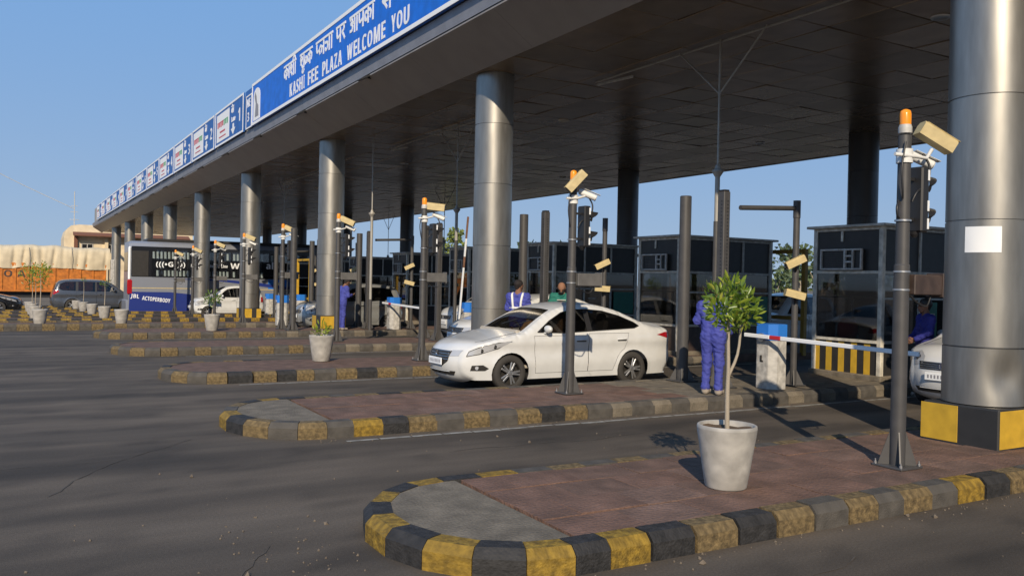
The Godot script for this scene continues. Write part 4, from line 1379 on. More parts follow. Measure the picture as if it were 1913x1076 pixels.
func signal_pole(k: int, z: float, label: String) -> void:
	var gy := ground_y(z)
	var o := thing("signal_pole", label, "signal pole", Vector3(7.17, gy + KERB, z), 0, "lane signal poles with cameras")
	var big := k <= 2
	var pm: Material = M.pole_grey
	var st := ST()
	lathe(st, X(Vector3.ZERO), [Vector2(0.07, 0.0), Vector2(0.07, 1.9), Vector2(0.062, 1.91), Vector2(0.058, 3.12), Vector2(0, 3.13)], 24)
	obj("pole", st, pm, o)
	var bp := ST()
	box(bp, X(Vector3(0, 0.012, 0)), Vector3(0.32, 0.024, 0.32), 0.006)
	obj("base_plate", bp, pm, o)
	for i in 4:
		var g := ST()
		prism(g, X(Vector3.ZERO, Vector3(0, PI / 2 * i + PI / 4, 0)), PackedVector2Array([Vector2(0.06, 0.024), Vector2(0.17, 0.024), Vector2(0.16, 0.06), Vector2(0.068, 0.34), Vector2(0.06, 0.34)]), -0.006, 0.006)
		obj("gusset", g, pm, o)
		if big:
			var b := ST()
			var a: float = PI / 2 * i + PI / 4
			lathe(b, X(Vector3(cos(a) * 0.19, 0.024, -sin(a) * 0.19)), [Vector2(0.016, 0), Vector2(0.016, 0.02), Vector2(0.007, 0.02), Vector2(0.007, 0.045), Vector2(0, 0.045)], 6)
			obj("bolt", b, M.galv, o)
	# beacon
	var am := ST()
	lathe(am, X(Vector3(0, 3.17, 0)), [Vector2(0.052, 0.05), Vector2(0.052, 0.15), Vector2(0.045, 0.18), Vector2(0.02, 0.195), Vector2(0, 0.197)], 18, true)
	var bc := obj("beacon", am, M.amber, o)
	var bb := ST()
	lathe(bb, X(Vector3(0, 3.13, 0)), [Vector2(0.045, 0), Vector2(0.062, 0.01), Vector2(0.062, 0.06), Vector2(0.054, 0.09)], 18)
	obj("beacon_base", bb, M.off_white, bc)
	# bracket arm and cameras
	var br := ST()
	if k == 0:
		tube(br, [Vector3(-0.17, 2.93, 0.02), Vector3(0.05, 2.92, 0.08), Vector3(0.24, 2.92, 0.06), Vector3(0.38, 3.02, 0.02)], 0.018, 8)
	else:
		tube(br, [Vector3(-0.16, 2.93, 0.06), Vector3(0.02, 2.94, 0.08), Vector3(0.17, 2.98, 0.06)], 0.018, 8)
	tube(br, [Vector3(0, 2.86, 0), Vector3(0, 2.99, 0)], 0.075, 16)
	obj("bracket", br, M.camera_white, o)
	if k == 0:
		cctv(o, "camera", Vector3(0.44, 3.14, 0.02), Vector3(0.8, -0.52, 0.42), M.cream, 1.1)
		cctv(o, "camera", Vector3(0.42, 2.93, -0.1), Vector3(0.75, -0.42, 0.5), M.camera_white, 1.0, false)
	elif k == 1:
		cctv(o, "camera", Vector3(-0.06, 3.18, 0.16), Vector3(-0.6, -0.75, -0.3), M.cream, 1.05)
		cctv(o, "camera", Vector3(0.26, 3.0, 0.05), Vector3(0.8, -0.36, 0.45), M.camera_white, 1.05, false)
	else:
		var y := 3.16 + rng.randf_range(-0.05, 0.05)
		cctv(o, "camera", Vector3(0.22, y, 0.06), Vector3(0.85, -0.1 if k == 2 else -0.42, 0.4 + rng.randf_range(-0.1, 0.1)), M.cream, 1.15)
		cctv(o, "camera", Vector3(0.34, 2.98, 0.02), Vector3(0.8, -0.42, 0.45), M.camera_white, 1.0, false)
	var cb := ST()
	tube(cb, smooth_path([Vector3(0.3, 2.98, -0.02), Vector3(0.34, 2.85, 0.03), Vector3(0.3, 2.68, 0.03), Vector3(0.12, 2.6, 0.06), Vector3(0.07, 2.5, 0.04)]), 0.012, 6)
	if big: tube(cb, smooth_path([Vector3(-0.06, 3.05, 0.05), Vector3(-0.12, 2.8, 0.06), Vector3(-0.1, 2.6, 0.06), Vector3(-0.07, 2.52, 0.04)]), 0.01, 6)
	if k == 0: tube(cb, smooth_path([Vector3(-0.07, 2.5, 0), Vector3(-0.12, 2.44, 0.02), Vector3(-0.11, 2.36, 0.02), Vector3(-0.06, 2.34, 0)]), 0.012, 6)
	obj("cable", cb, M.black_plastic, o)
	# two-aspect lane signal on the far side of the pole
	var hd := Node3D.new()
	hd.name = "traffic_light"
	o.add_child(hd, true)
	hd.position = Vector3(0.2, 2.2, -0.02)
	var hs := ST()
	box(hs, X(Vector3(0.02, 0.33, 0)), Vector3(0.11, 0.62, 0.2), 0.015)
	box(hs, X(Vector3(-0.09, 0.52, 0)), Vector3(0.1, 0.03, 0.04))
	box(hs, X(Vector3(-0.09, 0.14, 0)), Vector3(0.1, 0.03, 0.04))
	lathe(hs, X(Vector3(0.0, -0.03, 0)), [Vector2(0.05, 0.06), Vector2(0.04, 0.03), Vector2(0.02, 0), Vector2(0, 0)], 10)
	obj("housing", hs, M.black_plastic, hd)
	for i in 2:
		var y := 0.48 - 0.3 * i
		var v := ST()
		group(v)
		var n := 14
		for j in n:          # open visor, longer above
			var q := []
			for e in [[j, 0], [j + 1, 0], [j + 1, 1], [j, 1]]:
				var a := lerpf(-0.7, PI + 0.7, float(e[0]) / n)
				var reach: float = 0.04 + 0.15 * pow(maxf(0.0, sin(a)), 0.7)
				q.append(Vector3(0.075 + reach * e[1], y + sin(a) * 0.095 - 0.015 * e[1], cos(a) * 0.095))
			face(v, q, Vector3(0, 1, 0))
			face(v, [q[0] + Vector3(0, 0.001, 0), q[1] + Vector3(0, 0.001, 0), q[2], q[3]], Vector3(0, 1, 0))
		obj("visor", v, M.black_plastic, hd)
		var l := ST()
		lathe(l, X(Vector3(0.075, y, 0), Vector3(0, 0, -PI / 2)), [Vector2(0.09, 0), Vector2(0.07, 0.012), Vector2(0.0, 0.02)], 16)
		obj("lens", l, M.lens_dark, hd)
	for y in [0.56, 0.27, 0.1]:
		obj("white_strip", bx(Vector3(0.045, y - 0.05, 0.101), Vector3(0.072, y + 0.05, 0.104)), M.white_paint, hd)
	# small display box lower down
	var ds := ST()
	box(ds, X(Vector3(0.27, 1.72, 0.02)), Vector3(0.42, 0.19, 0.16), 0.008)
	box(ds, X(Vector3(0.485, 1.72, 0.02)), Vector3(0.02, 0.23, 0.18), 0.004)
	var db := obj("display_box", ds, M.box_grey if k > 0 else M.panel_brown, o)
	var dc := ST()
	tube(dc, smooth_path([Vector3(0.38, 1.63, 0.05), Vector3(0.3, 1.52, 0.06), Vector3(0.16, 1.55, 0.06), Vector3(0.06, 1.62, 0.05)]), 0.009, 6)
	obj("cable", dc, M.black_plastic, db)
	for y in [2.31, 1.83, 1.66]:
		var c := ST()
		lathe(c, X(Vector3(0, y, 0)), [Vector2(0.068, 0), Vector2(0.0755, 0.002), Vector2(0.0755, 0.018), Vector2(0.068, 0.02)], 20)
		obj("clamp", c, M.galv, o)

func curtain_post(z: float, holes: bool, label: String, x := 9.97, h := 3.22) -> void:
	var o := thing("sensor_post", label, "sensor post", Vector3(x, ground_y(z) + KERB, z), 0.0, "tall sensor posts of the lanes")
	if holes:
		obj("post", bx(Vector3(-0.07, 0, -0.08), Vector3(0.07, h, 0.08), 0.012), M.pole_grey, o)
		var st := ST()
		for i in 46: box(st, X(Vector3(-0.0705, 0.45 + i * 0.058, 0.02)), Vector3(0.004, 0.022, 0.03))
		for i in 46: box(st, X(Vector3(0.01, 0.45 + i * 0.058, 0.0805)), Vector3(0.03, 0.022, 0.004))
		obj("sensor_slots", st, M.black_plastic, o).set_meta("kind", "stuff")
		obj("cap", bx(Vector3(-0.06, h, -0.07), Vector3(0.06, h + 0.03, 0.07), 0.01), M.black_plastic, o)
	else:
		var st := ST()
		lathe(st, X(Vector3.ZERO), [Vector2(0.1, 0), Vector2(0.1, h - 0.01), Vector2(0.09, h), Vector2(0, h)], 20)
		obj("post", st, M.pole_grey, o)
	obj("foot", bx(Vector3(-0.2, 0, -0.2), Vector3(0.2, 0.025, 0.2), 0.008), M.pole_grey, o)
	for i in 4:
		var g := ST()
		prism(g, X(Vector3.ZERO, Vector3(0, PI / 2 * i + PI / 4, 0)), PackedVector2Array([Vector2(0.07, 0.025), Vector2(0.2, 0.025), Vector2(0.2, 0.06), Vector2(0.075, 0.3), Vector2(0.07, 0.3)]), -0.006, 0.006)
		obj("gusset", g, M.pole_grey, o)

func barrier(x: float, z: float, mode: int, label: String) -> void:
	var o := thing("lane_barrier", label, "barrier", Vector3(x, ground_y(z) + KERB, z), 0.0, "boom barriers with blue topped cabinets")
	var poly := PackedVector2Array([Vector2(-.2, -.12), Vector2(-.1, -.23), Vector2(.1, -.23), Vector2(.2, -.12), Vector2(.2, .12), Vector2(.1, .23), Vector2(-.1, .23), Vector2(-.2, .12)])
	var lay := Transform3D(Basis(Vector3.RIGHT, Vector3.BACK, Vector3.DOWN), Vector3.ZERO)
	var st := ST()
	prism(st, lay, poly, -0.8, 0.0)
	obj("cabinet", st, M.off_white, o)
	var cp := ST()
	var big := PackedVector2Array()
	for p in poly: big.append(p * 1.04)
	prism(cp, lay, big, -1.06, -0.8)
	obj("hood", cp, M.cab_blue, o)
	obj("door_seam", bx(Vector3(-0.203, 0.08, -0.1), Vector3(-0.199, 0.74, 0.1)), M.off_white, o)
	var kb := ST()
	box(kb, X(Vector3(-0.21, 0.5, -0.02)), Vector3(0.02, 0.09, 0.03), 0.004)
	box(kb, X(Vector3(-0.206, 0.45, -0.01)), Vector3(0.012, 0.03, 0.06), 0.003)
	obj("handle", kb, M.panel_dark, o)
	var pv := ST()
	lathe(pv, X(Vector3(-0.2, 0.84, 0.0), Vector3(0, 0, PI / 2)), [Vector2(0.07, 0), Vector2(0.07, 0.05), Vector2(0, 0.05)], 14)
	obj("pivot", pv, M.galv, o)
	if mode == 0: return
	var tilt := 0.02 if mode == 1 else -1.42
	var segs: Array = [0.0, 0.55, 0.78, 3.2] if mode == 1 else [0.0, 1.5, 1.8, 2.3, 2.9]
	var t := Transform3D(Basis.from_euler(Vector3(tilt, 0, 0)), Vector3(-0.285, 0.86, 0.0))
	for i in segs.size() - 1:
		var a: float = -0.32 + segs[i]
		var b: float = -0.32 + segs[i + 1] - 0.001
		var s := ST()
		box(s, t * X(Vector3(0, 0, (a + b) * 0.5)), Vector3(0.04, 0.065, b - a), 0.008)
		obj("boom_section", s, (M.red_paint if mode == 1 else M.rust) if i % 2 == 1 else M.white_paint, o)

func gantry(x: float, z: float, arm: bool, label: String, h := 3.15) -> void:
	var o := thing("camera_pole", label, "camera pole", Vector3(x, ground_y(z) + KERB, z), 0.0, "dark poles with paired lane cameras")
	var st := ST()
	lathe(st, X(Vector3.ZERO), [Vector2(0.055, 0), Vector2(0.055, h - 0.3), Vector2(0.062, h - 0.29), Vector2(0.062, h), Vector2(0, h)], 18)
	obj("pole", st, M.pole_grey, o)
	obj("base_plate", bx(Vector3(-0.15, 0, -0.15), Vector3(0.15, 0.02, 0.15), 0.005), M.pole_grey, o)
	for i in 4:
		var g := ST()
		prism(g, X(Vector3.ZERO, Vector3(0, PI / 2 * i + PI / 4, 0)), PackedVector2Array([Vector2(0.05, 0.02), Vector2(0.17, 0.02), Vector2(0.055, 0.26), Vector2(0.05, 0.26)]), -0.005, 0.005)
		obj("gusset", g, M.pole_grey, o)
	if arm:
		var a := ST()
		tube(a, [Vector3(0, h - 0.13, 0), Vector3(-1.32, h - 0.2, 0.0)], 0.04, 12)
		obj("arm", a, M.pole_grey, o)
	for i in 2:
		var y: float = [2.1, 1.55][i]
		cctv(o, "camera", Vector3(-0.12, y, 0.1), [Vector3(-0.8, -0.45, -0.45), Vector3(0.8, -0.22 if arm else -0.05, 0.45)][i] * Vector3(1, 1, 1), M.cream, 1.0)
		var b := ST()
		tube(b, [Vector3(0, y - 0.14, 0), Vector3(-0.06, y - 0.14, 0.06), Vector3(-0.1, y - 0.06, 0.09)], 0.02, 8)
		obj("bracket", b, M.black_plastic, o)

func service_pole(x: float, z: float, label: String, low := 2.85, m0 := "pole_light", fork := true) -> void:     # conduit rising to the ceiling with a forked top
	var o := thing("conduit_pole", label, "conduit pole", Vector3(x, ground_y(z) + KERB, z), 0.0, "thin poles rising to the canopy ceiling")
	var top := 6.36 - KERB - ground_y(z)
	var st := ST()
	lathe(st, X(Vector3.ZERO), [Vector2(0.055, 0), Vector2(0.055, low)], 16)
	obj("lower_pole", st, M.pole_grey if low < 3.0 and m0 == "pole_light" else M[m0], o)
	var s2 := ST()
	lathe(s2, X(Vector3.ZERO), [Vector2(0.045, low), Vector2(0.045, 3.72)], 16)
	obj("upper_pole", s2, M[m0], o)
	var cp := ST()
	lathe(cp, X(Vector3(0, 3.66, 0)), [Vector2(0.045, 0), Vector2(0.07, 0.04), Vector2(0.11, 0.1), Vector2(0.1, 0.13), Vector2(0.06, 0.15), Vector2(0.04, 0.22), Vector2(0.02, 0.24)], 18)
	obj("finial", cp, M.pole_light, o)
	var pp := ST()
	tube(pp, [Vector3(0, 3.8, 0), Vector3(0, top, 0)], 0.021, 8)
	obj("pipe", pp, M.pole_light, o)
	if fork:
		for s in [1.0, -1.0]:
			var f := ST()
			tube(f, [Vector3(0, top - 1.0, 0), Vector3(0, top - 0.02, s * 1.12)], 0.016, 8)
			obj("fork_arm", f, M.pole_light, o)

# ------------------------------------------------------------------ booths
func pane(parent: Node, m: Material, a: Vector3, b: Vector3) -> void:
	obj("pane", bx(a, b), m, parent)

func booth(j: int, label: String) -> void:       # j = 0 stands on the second island; front face towards -x
	var zc := -10.73 - PITCH * j
	var gy := ground_y(zc)
	var key := "booth%d" % mini(j, 2)
	if j >= 3:
		var r: Node3D = cache["booth2"].duplicate()
		r.name = numbered("toll_booth")
		add_child(r)
		r.position = Vector3(13.5, gy + KERB, zc)
		r.set_meta("label", label)
		return
	var o := thing("toll_booth", label, "toll booth", Vector3(13.5, gy + KERB, zc), 0.0, "toll booths on the islands")
	cache[key] = o
	var W := 0.775
	var H := 2.83
	var Ln := 3.1
	var lv := [0.0, 0.7, 1.5, 1.98, H]
	var pale: Material = M.frame_pale
	var dark: Material = M.frame_grey
	# lower walls
	var lw: Material = [M.panel_dark, M.panel_brown, M.panel_brown][j]
	obj("lower_wall", bx(Vector3(0.03, 0, -W + 0.03), Vector3(Ln - 0.03, lv[1], W - 0.03)), lw, o)
	if j == 0:
		for i in 5:
			obj("painted_stripe", bx(Vector3(0.022, 0.05, -W + 0.04 + i * 0.285), Vector3(0.029, lv[1] - 0.03, -W + 0.04 + i * 0.285 + 0.13)), M.yellow, o)
	# frame
	for c in [[0, -1], [0, 1], [1, -1], [1, 1]]:
		var x: float = [0.04, Ln - 0.04][c[0]]
		obj("frame_post", bx(Vector3(x - 0.045, 0, c[1] * (W - 0.04) - 0.045), Vector3(x + 0.045, H, c[1] * (W - 0.04) + 0.045), 0.006), pale if c[0] == 0 else dark, o)
	for y in [lv[1], lv[3], H - 0.04]:
		obj("frame_rail", bx(Vector3(-0.012, y - 0.028, -W + 0.086), Vector3(0.05, y + 0.028, W - 0.086), 0.004), pale, o)
		for s in [-1.0, 1.0]:
			obj("frame_rail", bx(Vector3(0.086, y - 0.028, s * (W - 0.04) - 0.04), Vector3(Ln - 0.086, y + 0.028, s * (W - 0.04) + 0.04), 0.004), dark, o)
	for s in [-1.0, 1.0]:
		obj("frame_rail", bx(Vector3(0.086, lv[2] - 0.02, s * (W - 0.04) - 0.035), Vector3(Ln - 0.086, lv[2] + 0.02, s * (W - 0.04) + 0.035), 0.004), dark, o)
		for x in [1.12, 2.1]:
			for q in [[lv[1] + 0.03, lv[2] - 0.022], [lv[3] + 0.03, H - 0.07]]:
				obj("mullion", bx(Vector3(x - 0.025, q[0], s * (W - 0.04) - 0.034), Vector3(x + 0.025, q[1], s * (W - 0.04) + 0.034), 0.004), dark, o)
	obj("mullion", bx(Vector3(-0.01, 2.56, -0.14), Vector3(0.045, H - 0.07, -0.09), 0.004), pale, o)
	# panes
	pane(o, M.booth_glass, Vector3(0.02, lv[1] + 0.029, -W + 0.087), Vector3(0.028, lv[3] - 0.029, W - 0.087))
	obj("upper_panel", bx(Vector3(0.02, lv[3] + 0.029, -W + 0.087), Vector3(0.03, H - 0.07, W - 0.087)), M.panel_dark, o)
	for s in [-1.0, 1.0]:
		var z: float = s * (W - 0.045)
		var xs := [0.087, 1.094, 1.146, 2.074, 2.126, Ln - 0.087]
		for i in [0, 2, 4]:
			pane(o, M.booth_glass, Vector3(xs[i], lv[1] + 0.03, z - 0.004), Vector3(xs[i + 1], lv[2] - 0.022, z + 0.004))
			obj("upper_panel", bx(Vector3(xs[i], lv[3] + 0.03, z - 0.004), Vector3(xs[i + 1], H - 0.07, z + 0.004)), M.panel_dark, o)
		pane(o, M.booth_glass, Vector3(0.087, lv[2] + 0.022, z - 0.004), Vector3(Ln - 0.087, lv[3] - 0.03, z + 0.004))
	obj("rear_wall", bx(Vector3(Ln - 0.06, lv[1], -W + 0.09), Vector3(Ln - 0.03, H - 0.03, W - 0.09)), M.interior, o)
	obj("ceiling_board", bx(Vector3(0.1, lv[3] - 0.02, -W + 0.1), Vector3(Ln - 0.08, lv[3], W - 0.1)), M.interior, o)
	var rf := ST()
	box(rf, X(Vector3(Ln * 0.5, H + 0.015, 0)), Vector3(Ln + 0.22, 0.05, W * 2 + 0.2), 0.008)
	obj("roof", rf, dark, o)
	# inside
	obj("counter", bx(Vector3(0.35, 0.62, 0.1), Vector3(Ln - 0.4, 0.78, W - 0.1)), M.interior, o)
	var mon := ST()
	box(mon, X(Vector3(1.0, 1.0, 0.4), Vector3(0, 0.4, 0)), Vector3(0.05, 0.28, 0.42), 0.01)
	box(mon, X(Vector3(1.05, 0.82, 0.4)), Vector3(0.16, 0.1, 0.1), 0.01)
	obj("monitor", mon, M.black_plastic, o)
	if j == 0:
		var bag := ST()
		lathe(bag, Transform3D(Basis.from_scale(Vector3(0.9, 1, 1.3)), Vector3(0.3, 0.72, -0.18)), [Vector2(0, 0), Vector2(0.12, 0.0), Vector2(0.17, 0.1), Vector2(0.16, 0.26), Vector2(0.1, 0.36), Vector2(0, 0.38)], 14, true)
		obj("red_bag", bag, M.red_paint, o)
		var sk := ST()
		box(sk, X(Vector3(0.25, 0.86, -0.55)), Vector3(0.2, 0.3, 0.14), 0.03)
		box(sk, X(Vector3(0.27, 0.84, 0.3)), Vector3(0.22, 0.24, 0.3), 0.03)
		obj("box", sk, M.rust, o)
	# air conditioner through the front
	var ac := Node3D.new()
	ac.name = "air_conditioner"
	o.add_child(ac, true)
	ac.position = Vector3(-0.06, 2.22, -0.03)
	var fr := ST()
	var tz := Transform3D(Basis(Vector3.BACK, Vector3.UP, Vector3.LEFT), Vector3.ZERO)
	abx(fr, Vector3(0.02, -0.19, -0.5), Vector3(0.4, 0.19, 0.4))
	obj("case", fr, M.panel_dark, ac)
	for e in [[-0.52, 0.42, -0.2, -0.165], [-0.52, 0.42, 0.165, 0.2], [-0.52, -0.485, -0.165, 0.165], [0.385, 0.42, -0.165, 0.165], [0.02, 0.065, -0.165, 0.165], [0.2, 0.23, -0.165, 0.165], [0.065, 0.2, -0.065, -0.03], [0.065, 0.2, 0.045, 0.08]]:
		obj("bezel", bx(Vector3(-0.03, e[2], e[0]), Vector3(0.02, e[3], e[1]), 0.004), M.off_white, ac)
	for i in 9: obj("slat", bx(Vector3(0.0, -0.15 + i * 0.036, -0.48), Vector3(0.02, -0.14 + i * 0.036, 0.015)), M.pole_grey, ac)
	# posters and a shutter on the near side
	if j == 0: obj("poster", bx(Vector3(1.2, lv[1] + 0.02, W + 0.005), Vector3(1.62, lv[2] - 0.06, W + 0.012)), M.poster_green, o)
	else: obj("poster", bx(Vector3(2.2, lv[1] + 0.06, W + 0.005), Vector3(2.95, lv[2] - 0.08, W + 0.012)), M.poster_green, o)
	obj("notice", bx(Vector3(1.25, lv[1] + 0.5, W + 0.013), Vector3(1.55, lv[1] + 0.53, W + 0.016)), M.off_white, o)
	obj("kerb_base", bx(Vector3(-0.05, -0.02, -W - 0.05), Vector3(Ln + 0.05, 0.09, W + 0.05), 0.02), M.concrete, o)

# ------------------------------------------------------------------ people
# A body is a field of tapered limbs joined smoothly: every limb adds exp(-k d); the skin lies where the sum is 1.
func flesh(limbs: Array, cell: float, k: float, verts: PackedVector3Array, cols: PackedColorArray, idx: PackedInt32Array, palette: Array) -> void:
	var lo := Vector3(9, 9, 9)
	var hi := -lo
	for b in limbs:
		for e in [[b[0], b[2]], [b[1], b[3]]]:
			lo = lo.min(e[0] - Vector3.ONE * (e[1] + 0.04)); hi = hi.max(e[0] + Vector3.ONE * (e[1] + 0.04))
	var n := Vector3i(((hi - lo) / cell).ceil()) + Vector3i(2, 2, 2)
	var f := PackedFloat32Array()
	f.resize(n.x * n.y * n.z)
	var best := PackedFloat32Array()
	best.resize(f.size())
	var who := PackedByteArray()
	who.resize(f.size())
	for b in limbs:
		var a: Vector3 = b[0]
		var d: Vector3 = b[1] - a
		var ra: float = b[2]
		var rb: float = b[3]
		var c: int = b[4]
		var dl := maxf(d.length_squared(), 1e-9)
		var m := 2.6 / k + maxf(ra, rb)
		var p0 := Vector3i(((a.min(a + d) - Vector3.ONE * m - lo) / cell).floor()).max(Vector3i.ZERO)
		var p1 := Vector3i(((a.max(a + d) + Vector3.ONE * m - lo) / cell).ceil()).min(n - Vector3i.ONE)
		for z in range(p0.z, p1.z + 1):
			for y in range(p0.y, p1.y + 1):
				var row := (z * n.y + y) * n.x
				for x in range(p0.x, p1.x + 1):
					var q := lo + Vector3(x, y, z) * cell - a
					var t := clampf(q.dot(d) / dl, 0.0, 1.0)
					var v := exp(-k * ((q - d * t).length() - ra - (rb - ra) * t))
					f[row + x] += v
					if v > best[row + x]:
						best[row + x] = v
						who[row + x] = c
	var at := {}
	var sx := 1
	var sy := n.x
	var sz := n.x * n.y
	var offs := [0, sx, sy, sx + sy, sz, sx + sz, sy + sz, sx + sy + sz]
	var corner := [Vector3(0, 0, 0), Vector3(1, 0, 0), Vector3(0, 1, 0), Vector3(1, 1, 0), Vector3(0, 0, 1), Vector3(1, 0, 1), Vector3(0, 1, 1), Vector3(1, 1, 1)]
	var edges := [[0, 1], [2, 3], [4, 5], [6, 7], [0, 2], [1, 3], [4, 6], [5, 7], [0, 4], [1, 5], [2, 6], [3, 7]]
	var live := []
	for z in n.z - 1:
		for y in n.y - 1:
			var row := (z * n.y + y) * n.x
			for x in n.x - 1:
				var i := row + x
				var v0 := f[i]
				if v0 < 1e-4 and f[i + offs[7]] < 1e-4: continue
				var ins := 0
				for o in offs: if f[i + o] > 1.0: ins += 1
				if ins == 0 or ins == 8: continue
				var s := Vector3.ZERO
				var cnt := 0
				for e in edges:
					var va := log(maxf(f[i + offs[e[0]]], 1e-6))
					var vb := log(maxf(f[i + offs[e[1]]], 1e-6))
					if (va > 0.0) != (vb > 0.0):
						s += corner[e[0]].lerp(corner[e[1]], va / (va - vb))
						cnt += 1
				at[i] = verts.size()
				verts.append(lo + (Vector3(x, y, z) + s / cnt) * cell)
				var bi := i
				for o in offs: if best[i + o] > best[bi]: bi = i + o
				cols.append(palette[who[bi]])
				live.append(i)
	for i in live:
		var inside: bool = f[i] > 1.0
		for ax in [[sx, sy, sz], [sy, sz, sx], [sz, sx, sy]]:
			if (f[i + ax[0]] > 1.0) == inside: continue
			var a: int = i - ax[1] - ax[2]
			var b: int = i - ax[2]
			var c: int = i
			var d: int = i - ax[1]
			if not (at.has(a) and at.has(b) and at.has(d)): continue
			var q := [at[a], at[b], at[c], at[d]]
			if not inside: q.reverse()
			for t in [0, 2, 1, 0, 3, 2]: idx.append(q[t])

func skin_mesh(verts: PackedVector3Array, cols: PackedColorArray, idx: PackedInt32Array, fold := 0.0, cloth := []) -> ArrayMesh:
	var nr := PackedVector3Array()
	nr.resize(verts.size())
	for i in range(0, idx.size(), 3):
		var n := (verts[idx[i + 2]] - verts[idx[i]]).cross(verts[idx[i + 1]] - verts[idx[i]])
		for t in 3: nr[idx[i + t]] += n
	for i in nr.size(): nr[i] = nr[i].normalized()
	if fold > 0.0:                      # creases of the cloth
		var fz := FastNoiseLite.new()
		fz.seed = 7
		fz.frequency = 5.5
		fz.fractal_octaves = 2
		for i in verts.size():
			if cols[i] == cloth[0] or cols[i] == cloth[1]:
				var q := verts[i]
				verts[i] += nr[i] * (fold * (1.0 - 2.4 * absf(fz.get_noise_3d(q.x * 1.3, q.y * 1.9 + q.x * 0.8, q.z * 1.3))))
		for i in nr.size(): nr[i] = Vector3.ZERO
		for i in range(0, idx.size(), 3):
			var n := (verts[idx[i + 2]] - verts[idx[i]]).cross(verts[idx[i + 1]] - verts[idx[i]])
			for t in 3: nr[idx[i + t]] += n
		for i in nr.size(): nr[i] = nr[i].normalized()
	var arr := []
	arr.resize(Mesh.ARRAY_MAX)
	arr[Mesh.ARRAY_VERTEX] = verts
	arr[Mesh.ARRAY_NORMAL] = nr
	arr[Mesh.ARRAY_COLOR] = cols
	arr[Mesh.ARRAY_INDEX] = idx
	var m := ArrayMesh.new()
	m.add_surface_from_arrays(Mesh.PRIMITIVE_TRIANGLES, arr)
	return m

func hand_limbs(wrist: Vector3, fwd: Vector3, palm: Vector3, curl: float, c: int, side: float) -> Array:
	fwd = fwd.normalized()
	var across := fwd.cross(palm).normalized() * side
	var nrm := palm.normalized()
	var out := []
	for i in 4:
		var o: Vector3 = across * (0.027 - 0.018 * i)
		out.append([wrist + o * 0.5, wrist + fwd * 0.08 + o, 0.014, 0.012, c])
		var l: float = [0.07, 0.078, 0.072, 0.056][i]
		var p0: Vector3 = wrist + fwd * 0.085 + o
		var d1 := (fwd * cos(curl) + nrm * sin(curl)).normalized()
		var p1 := p0 + d1 * l * 0.55
		var d2 := (fwd * cos(curl * 2.1) + nrm * sin(curl * 2.1)).normalized()
		out.append([p0, p1, 0.0095, 0.0085, c])
		out.append([p1, p1 + d2 * l * 0.5, 0.0085, 0.0072, c])
	var t0 := wrist + fwd * 0.025 + across * 0.03
	var t1 := t0 + (fwd * 0.6 + across * 0.75 + nrm * 0.35).normalized() * 0.045
	out.append([t0, t1, 0.013, 0.0105, c])
	out.append([t1, t1 + (fwd * 0.9 + across * 0.1 + nrm * 0.5).normalized() * 0.032, 0.0105, 0.0085, c])
	return out

